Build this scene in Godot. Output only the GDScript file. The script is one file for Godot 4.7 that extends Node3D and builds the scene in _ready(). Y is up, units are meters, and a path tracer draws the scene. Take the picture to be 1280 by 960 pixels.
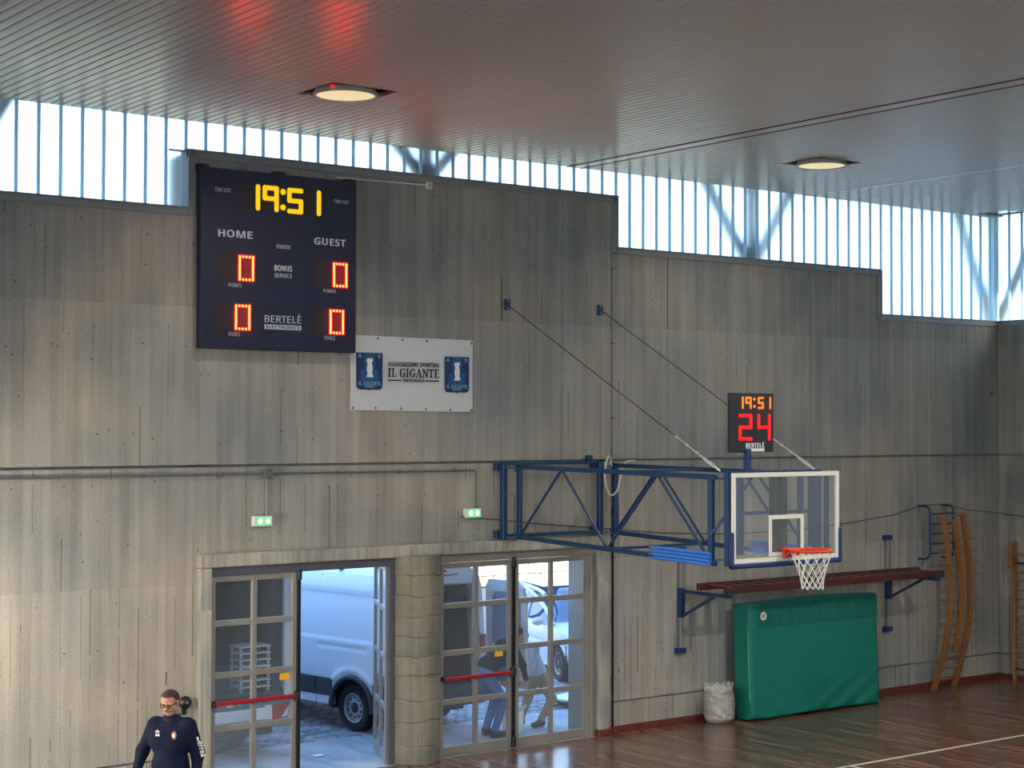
extends Node3D
# Sports hall: concrete end wall with scoreboard, swing-out basketball goal, glazed doors to a parking yard.
# World: x runs along the end wall to the right, y up, the end wall's face is z = 0, the hall lies on +z. Metres.

var rng := RandomNumberGenerator.new()
var M := {}
const EXPOSURE := 1.0
const SKY := 2.0
const SUN := 8.0
const LAMP := 46.0
const DAY_BACK := 0.25
const DAY_LEFT := 0.9
const DAY_LOW := 2.0
const LANDING := 31.0
const DAY_RIGHT := 0.6

class MB:
	var v := PackedVector3Array()
	var n := PackedVector3Array()
	var t := PackedVector2Array()
	var c := PackedColorArray()
	var ix := PackedInt32Array()
	var tint := Color.WHITE
	func pt(p: Vector3, nn: Vector3, uv := Vector2.ZERO) -> int:
		v.append(p); n.append(nn); t.append(uv); c.append(tint)
		return v.size() - 1
	func f3(a: int, b: int, d: int) -> void:
		ix.append(a); ix.append(d); ix.append(b)
	func fan(pts: Array, out: Vector3, uvs: Array = []) -> void:
		var nn: Vector3 = (pts[1] - pts[0]).cross(pts[2] - pts[0]).normalized()
		var ps := pts
		var us := uvs
		if nn.dot(out) < 0.0:
			ps = pts.duplicate(); ps.reverse(); nn = -nn
			if uvs.size(): us = uvs.duplicate(); us.reverse()
		var b := v.size()
		for i in ps.size():
			pt(ps[i], nn, us[i] if us.size() else Vector2.ZERO)
		for i in range(1, ps.size() - 1):
			f3(b, b + i, b + i + 1)
	func box(ctr: Vector3, size: Vector3, bev := 0.0, xf := Transform3D()) -> void:
		var h := size * 0.5
		var bb := minf(bev, minf(h.x, minf(h.y, h.z)) * 0.9)
		var o: Vector3 = xf * ctr
		for ax in 3:
			var u := (ax + 1) % 3
			var w := (ax + 2) % 3
			for s in [-1.0, 1.0]:
				var q := []
				for k in [[-1, -1], [1, -1], [1, 1], [-1, 1]]:
					var p := Vector3.ZERO
					p[ax] = h[ax] * s
					p[u] = (h[u] - bb) * k[0]
					p[w] = (h[w] - bb) * k[1]
					q.append(xf * (ctr + p))
				fan(q, (q[0] + q[2]) * 0.5 - o)
		if bb <= 0.0:
			return
		for ax in 3:
			var u := (ax + 1) % 3
			var w := (ax + 2) % 3
			for k in [[-1, -1], [1, -1], [1, 1], [-1, 1]]:
				var q := []
				for e in [[-1, 0], [1, 0], [1, 1], [-1, 1]]:
					var p := Vector3.ZERO
					p[ax] = (h[ax] - bb) * e[0]
					p[u] = (h[u] - (bb if e[1] else 0.0)) * k[0]
					p[w] = (h[w] - (0.0 if e[1] else bb)) * k[1]
					q.append(xf * (ctr + p))
				fan(q, (q[0] + q[2]) * 0.5 - o)
		for sx in [-1, 1]:
			for sy in [-1, 1]:
				for sz in [-1, 1]:
					var q := []
					for e in 3:
						var p := Vector3((h.x - bb) * sx, (h.y - bb) * sy, (h.z - bb) * sz)
						p[e] = h[e] * [sx, sy, sz][e]
						q.append(xf * (ctr + p))
					fan(q, q[0] - o)
	func span(a: Vector3, b: Vector3, bev := 0.0) -> void:      # box between two corners
		box((a + b) * 0.5, (b - a).abs(), bev)
	func bar(p: Vector3, q: Vector3, w: float, h: float, bev := 0.0, up := Vector3.UP) -> void:
		var z := (q - p).normalized()
		var uu := up if absf(z.dot(up)) < 0.98 else Vector3.RIGHT
		var x := uu.cross(z).normalized()
		box(Vector3.ZERO, Vector3(w, h, (q - p).length()), bev, Transform3D(Basis(x, z.cross(x), z), (p + q) * 0.5))
	func loft(rings: Array, wrap := true, cap_a := false, cap_b := false, uv_on := false) -> void:
		var nr := rings.size()
		var nk: int = rings[0].size()
		var acc := PackedVector3Array(); acc.resize(nr * nk)
		var quads := []
		var sgn := 0.0
		var mids := []
		for r in nr:
			var m := Vector3.ZERO
			for k in nk: m += rings[r][k]
			mids.append(m / nk)
		for r in nr - 1:
			for k in (nk if wrap else nk - 1):
				var k2 := (k + 1) % nk
				var a: Vector3 = rings[r][k]
				var b: Vector3 = rings[r][k2]
				var d: Vector3 = rings[r + 1][k2]
				var e: Vector3 = rings[r + 1][k]
				var fn := (d - a).cross(e - b)
				acc[r * nk + k] += fn; acc[r * nk + k2] += fn; acc[(r + 1) * nk + k2] += fn; acc[(r + 1) * nk + k] += fn
				sgn += fn.dot((a + b + d + e) * 0.25 - (mids[r] + mids[r + 1]) * 0.5)
		var fl := -1.0 if sgn < 0.0 else 1.0
		var base := v.size()
		for r in nr:
			for k in nk:
				pt(rings[r][k], (acc[r * nk + k] * fl).normalized(), Vector2(float(k) / nk, float(r) / nr) if uv_on else Vector2.ZERO)
		for r in nr - 1:
			for k in (nk if wrap else nk - 1):
				var k2 := (k + 1) % nk
				var a := base + r * nk + k
				var b := base + r * nk + k2
				var d := base + (r + 1) * nk + k2
				var e := base + (r + 1) * nk + k
				if fl > 0:
					f3(a, b, d); f3(a, d, e)
				else:
					f3(a, d, b); f3(a, e, d)
		if cap_a: fan(Array(rings[0]), mids[0] - mids[1])
		if cap_b: fan(Array(rings[nr - 1]), mids[nr - 1] - mids[nr - 2])
	func tube(path: Array, r: Variant, sides := 10, closed := false) -> void:
		var np := path.size()
		var rings := []
		var nrm := Vector3.ZERO
		for i in np:
			var tg: Vector3
			if closed:
				tg = path[(i + 1) % np] - path[(i + np - 1) % np]
			else:
				tg = path[mini(i + 1, np - 1)] - path[maxi(i - 1, 0)]
			tg = tg.normalized()
			if i == 0:
				nrm = tg.cross(Vector3.UP if absf(tg.y) < 0.9 else Vector3.RIGHT).normalized()
			else:
				nrm = (nrm - tg * nrm.dot(tg)).normalized()
			var bn := tg.cross(nrm)
			var rr: float = r[i] if r is Array else r
			var ring := []
			for k in sides:
				var a := TAU * k / sides
				ring.append(path[i] + (nrm * cos(a) + bn * sin(a)) * rr)
			rings.append(ring)
		if closed: rings.append(rings[0])
		loft(rings, true, not closed, not closed)
	func lathe(prof: Array, xf := Transform3D(), segs := 24) -> void:   # profile of Vector2(radius, height), sharp where it bends over 35 degrees
		var runs := [[prof[0]]]
		for i in range(1, prof.size()):
			runs[-1].append(prof[i])
			if i < prof.size() - 1:
				var d1: Vector2 = (prof[i] - prof[i - 1]).normalized()
				var d2: Vector2 = (prof[i + 1] - prof[i]).normalized()
				if absf(d1.angle_to(d2)) > 0.6: runs.append([prof[i]])
		for run in runs:
			var rings := []
			for q in run:
				var ring := []
				for k in segs:
					var a := TAU * k / segs
					ring.append(xf * Vector3(maxf(q.x, 1e-4) * cos(a), q.y, maxf(q.x, 1e-4) * sin(a)))
				rings.append(ring)
			loft(rings)
	func prism(poly: PackedVector2Array, depth: float, xf := Transform3D()) -> void:  # polygon in xy, from z = 0 to z = depth
		var tr := Geometry2D.triangulate_polygon(poly)
		for i in range(0, tr.size(), 3):
			var q := []
			for k in 3: q.append(poly[tr[i + k]])
			for z in [0.0, depth]:
				fan([xf * Vector3(q[0].x, q[0].y, z), xf * Vector3(q[1].x, q[1].y, z), xf * Vector3(q[2].x, q[2].y, z)], xf.basis * Vector3(0, 0, 1.0 if z == depth else -1.0))
		var cw := Geometry2D.is_polygon_clockwise(poly)
		for i in poly.size():
			var a := poly[i]
			var b := poly[(i + 1) % poly.size()]
			var o := Vector3(b.y - a.y, a.x - b.x, 0) * (-1.0 if cw else 1.0)
			fan([xf * Vector3(a.x, a.y, 0), xf * Vector3(b.x, b.y, 0), xf * Vector3(b.x, b.y, depth), xf * Vector3(a.x, a.y, depth)], xf.basis * o)
	func ball(ctr: Vector3, r: Vector3, seg := 12, rows := 8, xf := Transform3D()) -> void:
		var rings := []
		for i in rows + 1:
			var a := PI * i / rows
			var ring := []
			for k in seg:
				var b := TAU * k / seg
				ring.append(xf * (ctr + Vector3(r.x * maxf(sin(a), 0.01) * cos(b), r.y * cos(a), r.z * maxf(sin(a), 0.01) * sin(b))))
			rings.append(ring)
		loft(rings)
	func nets(bones: Array, cell: float, blend: float) -> void:   # tapered capsules [a, b, ra, rb, colour] joined by a smooth minimum, meshed as surface nets
		var lo := Vector3.INF
		var hi := -Vector3.INF
		for q in bones:
			for e in 2:
				var r: Vector3 = Vector3.ONE * (q[2 + e] + cell * 3.0 + blend)
				lo = lo.min(q[e] - r); hi = hi.max(q[e] + r)
		var nx := int((hi.x - lo.x) / cell) + 2
		var ny := int((hi.y - lo.y) / cell) + 2
		var nz := int((hi.z - lo.z) / cell) + 2
		var f := PackedFloat32Array(); f.resize(nx * ny * nz); f.fill(1.0)
		var best := PackedFloat32Array(); best.resize(nx * ny * nz); best.fill(9.0)
		var who := PackedByteArray(); who.resize(nx * ny * nz)
		for bi in bones.size():
			var q: Array = bones[bi]
			var a: Vector3 = q[0]
			var ab: Vector3 = q[1] - q[0]
			var l2 := maxf(ab.length_squared(), 1e-8)
			var ra: float = q[2]
			var rb: float = q[3]
			var m := maxf(ra, rb) + blend + cell * 2.0
			var b0: Vector3 = (a.min(q[1]) - Vector3.ONE * m - lo) / cell
			var b1: Vector3 = (a.max(q[1]) + Vector3.ONE * m - lo) / cell
			for z in range(maxi(0, int(b0.z)), mini(nz, int(b1.z) + 2)):
				for y in range(maxi(0, int(b0.y)), mini(ny, int(b1.y) + 2)):
					for x in range(maxi(0, int(b0.x)), mini(nx, int(b1.x) + 2)):
						var p := lo + Vector3(x, y, z) * cell - a
						var h := clampf(p.dot(ab) / l2, 0.0, 1.0)
						var d := (p - ab * h).length() - (ra + (rb - ra) * h)
						var k := (z * ny + y) * nx + x
						if d < best[k]:
							best[k] = d; who[k] = bi
						var e := f[k]
						var w := maxf(blend - absf(e - d), 0.0) / blend
						f[k] = minf(e, d) - w * w * blend * 0.25
		var at := PackedInt32Array(); at.resize(nx * ny * nz); at.fill(-1)
		var off := [0, 1, nx, nx + 1, nx * ny, nx * ny + 1, nx * ny + nx, nx * ny + nx + 1]
		for z in nz - 1:
			for y in ny - 1:
				var row := (z * ny + y) * nx
				for x in nx - 1:
					var k := row + x
					var s := f[k] < 0.0
					if (f[k + 1] < 0.0) == s and (f[k + nx] < 0.0) == s and (f[k + nx + 1] < 0.0) == s and (f[k + nx * ny] < 0.0) == s and (f[k + nx * ny + 1] < 0.0) == s and (f[k + nx * ny + nx] < 0.0) == s and (f[k + nx * ny + nx + 1] < 0.0) == s:
						continue
					var sum := Vector3.ZERO
					var cnt := 0
					for e in [[0, 1], [2, 3], [4, 5], [6, 7], [0, 2], [1, 3], [4, 6], [5, 7], [0, 4], [1, 5], [2, 6], [3, 7]]:
						var fa := f[k + off[e[0]]]
						var fb := f[k + off[e[1]]]
						if (fa < 0.0) != (fb < 0.0):
							var u := fa / (fa - fb)
							var pa := Vector3(e[0] & 1, (e[0] >> 1) & 1, e[0] >> 2)
							var pb := Vector3(e[1] & 1, (e[1] >> 1) & 1, e[1] >> 2)
							sum += pa.lerp(pb, u); cnt += 1
					var g := Vector3(f[k + 1] - f[k] + f[k + nx * ny + nx + 1] - f[k + nx * ny + nx], f[k + nx] - f[k] + f[k + nx * ny + nx + 1] - f[k + nx * ny + 1], f[k + nx * ny] - f[k] + f[k + nx * ny + nx + 1] - f[k + nx + 1])
					tint = bones[who[k]][4]
					at[k] = pt(lo + (Vector3(x, y, z) + sum / cnt) * cell, g.normalized())
		for z in range(1, nz - 1):
			for y in range(1, ny - 1):
				for x in range(1, nx - 1):
					var k := (z * ny + y) * nx + x
					var s := f[k] < 0.0
					for ax in 3:
						var step: int = [1, nx, nx * ny][ax]
						if (f[k + step] < 0.0) == s: continue
						var u: int = [nx, nx * ny, 1][ax]
						var w: int = [nx * ny, 1, nx][ax]
						var q := [at[k - u - w], at[k - w], at[k], at[k - u]]
						if q.min() < 0: continue
						if s:
							f3(q[0], q[1], q[2]); f3(q[0], q[2], q[3])
						else:
							f3(q[0], q[2], q[1]); f3(q[0], q[3], q[2])
		tint = Color.WHITE
	func add(o: MB) -> void:
		var b := v.size()
		v.append_array(o.v); n.append_array(o.n); t.append_array(o.t); c.append_array(o.c)
		for i in o.ix: ix.append(b + i)
	func mesh(mat: Material) -> ArrayMesh:
		var a := []
		a.resize(Mesh.ARRAY_MAX)
		a[Mesh.ARRAY_VERTEX] = v; a[Mesh.ARRAY_NORMAL] = n; a[Mesh.ARRAY_TEX_UV] = t; a[Mesh.ARRAY_COLOR] = c; a[Mesh.ARRAY_INDEX] = ix
		var m := ArrayMesh.new()
		m.add_surface_from_arrays(Mesh.PRIMITIVE_TRIANGLES, a)
		m.surface_set_material(0, mat)
		return m

# ---------------------------------------------------------------- naming, tagging, committing
var used := {}
func numbered(called: String) -> String:
	if not used.has(called):
		used[called] = 0
		return called
	used[called] += 1
	return "%s_%03d" % [called, used[called]]

func tag(o: Node3D, label: String, category: String, group := "") -> Node3D:
	o.set_meta("label", label); o.set_meta("category", category)
	if group: o.set_meta("group", group)
	return o

func thing(called: String, label: String, category: String, at := Vector3.ZERO, turn := 0.0, group := "") -> Node3D:
	var o := Node3D.new()
	o.name = numbered(called)
	add_child(o)
	o.position = at; o.rotation.y = turn
	tag(o, label, category, group)
	return o

func part(called: String, mb: MB, mat: Material, parent: Node3D = null, at := Vector3.ZERO) -> MeshInstance3D:
	return place(called, mb.mesh(mat), parent, at)

func place(called: String, me: Mesh, parent: Node3D = null, at := Vector3.ZERO) -> MeshInstance3D:
	var o := MeshInstance3D.new()
	o.mesh = me
	o.name = numbered(called) if parent == null else called
	o.position = at
	if parent == null: add_child(o)
	else: parent.add_child(o, true)
	return o

func struct(called: String, mb: MB, mat: Material, at := Vector3.ZERO) -> MeshInstance3D:
	var o := part(called, mb, mat, null, at)
	o.set_meta("kind", "structure")
	return o

func group_struct(called: String) -> Node3D:
	var o := Node3D.new()
	o.name = numbered(called)
	o.set_meta("kind", "structure")
	add_child(o)
	return o

func lettering(text: String, width: float, height: float, mat: Material, parent: Node3D, at: Vector3, bold := true, serif := false, basis := Basis(), called := "lettering") -> MeshInstance3D:
	var tm := TextMesh.new()
	var fo := SystemFont.new()
	fo.font_names = PackedStringArray(["Droid Serif" if serif else "Droid Sans"])
	fo.font_weight = 700 if bold else 400
	tm.font = fo
	tm.text = text
	tm.font_size = 64
	tm.pixel_size = 0.01
	tm.depth = 0.02
	var bx := tm.get_aabb()
	var sc := Vector3(width / bx.size.x, height / bx.size.y, 0.15)
	var src := tm.surface_get_arrays(0)
	var mb := MB.new()
	var ctr := bx.get_center()
	for i in src[Mesh.ARRAY_VERTEX].size():
		mb.pt(basis * ((src[Mesh.ARRAY_VERTEX][i] - ctr) * sc), basis * src[Mesh.ARRAY_NORMAL][i])
	mb.ix = src[Mesh.ARRAY_INDEX] if src[Mesh.ARRAY_INDEX] != null else PackedInt32Array(range(mb.v.size()))
	return part(called, mb, mat, parent, at)

func mat(called: String, col: Color, rough := 0.6, metal := 0.0) -> StandardMaterial3D:
	var m := StandardMaterial3D.new()
	m.resource_name = called
	m.albedo_color = col
	m.roughness = rough
	m.metallic = metal
	M[called] = m
	return m

func glow(called: String, col: Color, e: float) -> StandardMaterial3D:
	var m := mat(called, Color(0.02, 0.02, 0.02), 0.5)
	m.emission_enabled = true; m.emission = col; m.emission_energy_multiplier = e
	return m

func noise(freq: float, sd: int, oct := 4) -> FastNoiseLite:
	var f := FastNoiseLite.new()
	f.noise_type = FastNoiseLite.TYPE_SIMPLEX_SMOOTH
	f.frequency = freq; f.seed = sd; f.fractal_octaves = oct
	return f

func noise_bytes(freq: float, sd: int, w: int, h: int, sw: int, sh: int, oct := 4) -> PackedByteArray:   # drawn small, stretched to w x h
	var im := noise(freq, sd, oct).get_image(sw, sh)
	if sw != w or sh != h: im.resize(w, h, Image.INTERPOLATE_CUBIC)
	return im.get_data()

func concrete_picture(w: int, h: int, sd: int, base: Color, board_px: float, lifts: Array, streak: float, blotch: float, fine: float, holes: int) -> Image:
	var r := RandomNumberGenerator.new()
	r.seed = sd
	var ns := noise_bytes(0.06, sd, w, h, w, maxi(h / 40, 8))
	var nb := noise_bytes(0.012, sd + 1, w, h, w / 4, h / 4)
	var nc := noise_bytes(0.02, sd + 2, w, h, w, h / 6)
	var nf := noise_bytes(0.3, sd + 3, w, h, w, h, 2)
	var nboards := int(w / board_px) + 2
	var tone := []
	for l in lifts.size():
		var row := PackedFloat32Array()
		for k in nboards: row.append(r.randf_range(-0.028, 0.028) + lifts[l][1])
		tone.append(row)
	var out := PackedByteArray(); out.resize(w * h * 3)
	var i := 0
	for y in h:
		var yy := 1.0 - float(y) / h
		var li := 0
		while li < lifts.size() - 1 and yy > lifts[li][0]: li += 1
		var row: PackedFloat32Array = tone[li]
		var k := y * w
		for x in w:
			var g := 1.0 + row[int(x / board_px)] + (ns[k] - 128) * streak + (nb[k] - 128) * blotch + (nc[k] - 128) * blotch * 0.7 + (nf[k] - 128) * fine
			var warm := (nb[k] - 128) * 0.0004
			out[i] = clampi(int(base.r8 * g * (1.0 + warm)), 0, 255)
			out[i + 1] = clampi(int(base.g8 * g), 0, 255)
			out[i + 2] = clampi(int(base.b8 * g * (1.0 - warm)), 0, 255)
			i += 3; k += 1
	var im := Image.create_from_data(w, h, false, Image.FORMAT_RGB8, out)
	if board_px < w:
		var ya := 0.0
		for l in lifts.size():      # dark fins and gaps where form boards met, broken off here and there
			var yb: float = lifts[l][0]
			for b in nboards - 1:
				var y := ya
				while y < yb:
					var len := r.randf_range(0.01, 0.14)
					if r.randf() < lifts[l][2]:
						var dark := r.randf_range(0.55, 0.9)
						var wide := 1 if r.randf() < 0.85 else 2
						for py in range(int((1.0 - minf(y + len, yb)) * h), int((1.0 - y) * h)):
							for px in wide:
								var gx := mini(int((b + 1) * board_px) + px, w - 1)
								im.set_pixel(gx, clampi(py, 0, h - 1), im.get_pixel(gx, clampi(py, 0, h - 1)) * dark)
					y += len + 0.01
			ya = yb
	for q in holes:
		var hx := r.randi_range(2, w - 4)
		var hy := r.randi_range(2, h - 4)
		var s := r.randi_range(1, 2)
		for dy in s:
			for dx in s: im.set_pixel(hx + dx, hy + dy, im.get_pixel(hx + dx, hy + dy) * r.randf_range(0.35, 0.75))
	return im

func tex(im: Image) -> ImageTexture:
	return ImageTexture.create_from_image(im)

func textures_and_materials() -> void:
	var cm := mat("board_marked_concrete", Color.WHITE, 0.92)
	# 20 m x 8.5 m of wall on one picture, so that nothing repeats
	var im := concrete_picture(2048, 1024, 11, Color(0.575, 0.56, 0.53), 12.288, [[0.052, 0.0, 0.22], [0.30, 0.03, 0.40], [0.469, -0.01, 0.16], [0.70, 0.0, 0.06], [1.01, -0.06, 0.06]], 0.00055, 0.0007, 0.0007, 900)
	cm.albedo_texture = tex(im)
	var pm := mat("smooth_concrete", Color.WHITE, 0.9)
	var im2 := concrete_picture(512, 512, 5, Color(0.62, 0.60, 0.55), 60.0, [[1.01, 0.0, 0.1]], 0.0007, 0.0009, 0.0011, 120)
	pm.albedo_texture = tex(im2)
	pm.uv1_triplanar = true; pm.uv1_scale = Vector3(0.45, 0.45, 0.45)
	var cl := mat("pillar_concrete", Color(0.80, 0.785, 0.755), 0.92)
	cl.albedo_texture = pm.albedo_texture; cl.uv1_triplanar = true; cl.uv1_scale = Vector3(0.7, 0.7, 0.7)
	var om := mat("yard_concrete", Color(0.95, 0.97, 1.0), 0.9)
	var im3 := concrete_picture(512, 512, 9, Color(0.64, 0.64, 0.63), 999.0, [[1.01, 0.0, 0.0]], 0.0, 0.001, 0.0012, 300)
	om.albedo_texture = tex(im3)
	om.uv1_triplanar = true; om.uv1_scale = Vector3(0.3, 0.3, 0.3)
	var g := noise_bytes(0.09, 31, 512, 512, 512, 24, 3)
	var gi := Image.create_from_data(512, 512, false, Image.FORMAT_L8, g)
	gi.convert(Image.FORMAT_RGB8)
	for y in 512:
		for x in 512:
			var q := gi.get_pixel(x, y).r * 0.5 + 0.62
			gi.set_pixel(x, y, Color(q, q, q))
	var fm := mat("floor_wood", Color(1, 1, 1), 0.2)
	fm.albedo_texture = tex(gi); fm.vertex_color_use_as_albedo = true
	fm.metallic_specular = 0.6
	var wm := mat("honey_wood", Color(0.66, 0.455, 0.27), 0.42)
	wm.albedo_texture = tex(gi); wm.uv1_triplanar = true; wm.uv1_scale = Vector3(3, 0.6, 3)
	var bw := mat("red_brown_wood", Color(0.36, 0.17, 0.12), 0.42)
	bw.albedo_texture = tex(gi); bw.uv1_triplanar = true; bw.uv1_scale = Vector3(0.6, 3, 3)
	var sk := mat("skirting_wood", Color(0.47, 0.23, 0.17), 0.4)
	sk.albedo_texture = tex(gi); sk.uv1_triplanar = true; sk.uv1_scale = Vector3(0.6, 3, 3)
	mat("ceiling_metal", Color(0.71, 0.72, 0.71), 0.25, 0.0).metallic_specular = 0.45
	mat("ceiling_void", Color(0.42, 0.40, 0.38), 0.8)
	mat("seam_red", Color(0.36, 0.15, 0.15), 0.5)
	mat("trim_paint", Color(0.46, 0.47, 0.46), 0.5)
	mat("door_alu", Color(0.54, 0.52, 0.485), 0.4, 0.2)
	mat("door_dark", Color(0.34, 0.34, 0.36), 0.45, 0.2)
	mat("black_plastic", Color(0.045, 0.045, 0.055), 0.4)
	mat("black_rubber", Color(0.03, 0.03, 0.033), 0.8)
	mat("push_red", Color(0.62, 0.05, 0.10), 0.35)
	mat("sign_yellow", Color(0.95, 0.72, 0.05), 0.5)
	mat("navy_panel", Color(0.06, 0.075, 0.19), 0.55)
	mat("panel_black", Color(0.055, 0.05, 0.075), 0.5)
	mat("letter_grey", Color(0.74, 0.75, 0.78), 0.6)
	mat("letter_white", Color(0.88, 0.88, 0.86), 0.6)
	mat("letter_black", Color(0.06, 0.06, 0.06), 0.7)
	mat("led_off", Color(0.12, 0.03, 0.045), 0.5)
	glow("led_yellow", Color(1.0, 0.80, 0.0), 1.0)
	glow("led_red", Color(1.0, 0.10, 0.03), 110.0)
	glow("led_red_small", Color(1.0, 0.02, 0.03), 2.2)
	glow("led_amber", Color(1.0, 0.42, 0.02), 2.0)
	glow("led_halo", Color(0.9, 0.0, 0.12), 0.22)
	glow("exit_green", Color(0.55, 1.0, 0.62), 0.75)
	glow("exit_white", Color(0.85, 1.0, 0.88), 1.5)
	glow("lamp_glow", Color(1.0, 0.94, 0.74), 0.8)
	mat("lamp_rim", Color(0.62, 0.6, 0.54), 0.4)
	mat("goal_blue", Color(0.06, 0.215, 0.36), 0.4)
	mat("pad_blue", Color(0.05, 0.185, 0.38), 0.6)
	mat("foam_blue", Color(0.20, 0.46, 0.80), 0.5)
	mat("board_white", Color(0.86, 0.84, 0.78), 0.5)
	mat("rim_orange", Color(0.90, 0.25, 0.10), 0.4)
	mat("net_white", Color(0.9, 0.89, 0.84), 0.8)
	mat("cable_dark", Color(0.10, 0.10, 0.10), 0.6)
	mat("cable_cream", Color(0.72, 0.72, 0.66), 0.6)
	mat("galvanised", Color(0.6, 0.61, 0.6), 0.4, 0.6)
	mat("steel_white", Color(0.82, 0.82, 0.78), 0.4)
	mat("conduit_grey", Color(0.36, 0.36, 0.36), 0.6)
	mat("mat_green", Color(0.0, 0.46, 0.40), 0.55)
	mat("mat_green_mesh", Color(0.0, 0.41, 0.355), 0.65)
	mat("banner_white", Color(0.80, 0.80, 0.79), 0.6)
	mat("shield_blue", Color(0.06, 0.17, 0.36), 0.6)
	mat("shield_light", Color(0.09, 0.32, 0.50), 0.6)
	mat("shield_pale", Color(0.50, 0.68, 0.78), 0.6)
	mat("line_white", Color(0.88, 0.86, 0.80), 0.35)
	mat("key_blue", Color(0.10, 0.28, 0.38), 0.3)
	mat("van_white", Color(0.80, 0.82, 0.84), 0.3).metallic_specular = 0.5
	mat("van_grey", Color(0.19, 0.20, 0.22), 0.6)
	mat("van_inside", Color(0.11, 0.14, 0.20), 0.8)
	mat("van_step", Color(0.45, 0.47, 0.48), 0.5)
	mat("tail_red", Color(0.62, 0.03, 0.05), 0.25)
	mat("tyre", Color(0.035, 0.037, 0.042), 0.8)
	mat("wheel_steel", Color(0.62, 0.64, 0.66), 0.35, 0.5)
	mat("car_glass", Color(0.05, 0.20, 0.38), 0.06).metallic_specular = 0.8
	mat("stone", Color(0.88, 0.85, 0.77), 0.9)
	mat("stone_dark", Color(0.72, 0.68, 0.58), 0.9)
	mat("grass", Color(0.42, 0.44, 0.30), 0.9)
	mat("sett_grey", Color(0.43, 0.45, 0.48), 0.85)
	mat("sett_pale", Color(0.54, 0.555, 0.58), 0.85)
	mat("asphalt", Color(0.25, 0.26, 0.28), 0.95)
	mat("strut_grey", Color(0.24, 0.31, 0.32), 0.6)
	var mu := mat("mullion_grey", Color(0.74, 0.86, 0.90), 0.5)
	mu.backlight_enabled = true; mu.backlight = Color(0.9, 0.97, 1.0)
	var body := mat("figure", Color.WHITE, 0.9)
	body.metallic_specular = 0.25
	body.vertex_color_use_as_albedo = true
	mat("hair_dark", Color(0.10, 0.075, 0.055), 0.7)
	mat("roof_white", Color(0.5, 0.5, 0.5), 0.9)
	var pane := mat("clear_glass", Color(0.9, 0.97, 1.0, 0.04), 0.03)
	pane.transparency = BaseMaterial3D.TRANSPARENCY_ALPHA
	var acr := mat("backboard_glass", Color(0.9, 0.97, 1.0, 0.05), 0.04)
	acr.transparency = BaseMaterial3D.TRANSPARENCY_ALPHA
	var ug := mat("channel_glass", Color(0.93, 0.985, 1.0, 0.03), 0.36)
	ug.refraction_enabled = true; ug.refraction_scale = 0.045
	var bag := mat("clear_bag", Color(0.86, 0.85, 0.80, 0.5), 0.28)
	bag.transparency = BaseMaterial3D.TRANSPARENCY_ALPHA

# ---------------------------------------------------------------- the hall
const STEPS := [[-6.0, 9.13, 7.16], [9.13, 16.0, 7.877], [16.0, 21.83, 7.124], [21.83, 25.0, 6.378]]   # x from, x to, sill height of the stepped end wall
const LIFTS := [0.0, 0.45, 2.2, 3.985, 5.86, 8.5]
const CEIL := 8.243

func boards(mb: MB, u0: float, u1: float, y0: float, y1: float, lift: int, to_world: Callable) -> void:   # the marks of upright form boards, 12 cm wide, each set a little in or out
	var edges := [u0]
	var k := ceili((u0 - 5.5) / 0.12 + 0.02)
	while 5.5 + k * 0.12 < u1 - 0.004:
		edges.append(5.5 + k * 0.12); k += 1
	edges.append(u1)
	for i in edges.size() - 1:
		var a: float = edges[i]
		var b: float = edges[i + 1]
		var id := int(floor(((a + b) * 0.5 - 5.5) / 0.12))
		rng.seed = (id + 500) * 31 + lift * 7919
		rng.randf()
		var z := rng.randf_range(-0.0025, 0.0)
		var e := minf(0.004, (b - a) * 0.3)
		var q := [[a, -0.0042], [a + e, z], [b - e, z], [b, -0.0042]]
		for s in 3:
			var p := []
			var us := []
			for c in [[q[s], y0], [q[s + 1], y0], [q[s + 1], y1], [q[s], y1]]:
				p.append(to_world.call(c[0][0], c[1], c[0][1]))
				us.append(Vector2((c[0][0] - 5.5) / 20.0, 1.0 - c[1] / 8.5))
			mb.fan(p, to_world.call(0, 0, 1) - to_world.call(0, 0, 0), us)

func concrete_block(mb: MB, a: Vector3, b: Vector3) -> void:
	mb.span(a, b)

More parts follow.
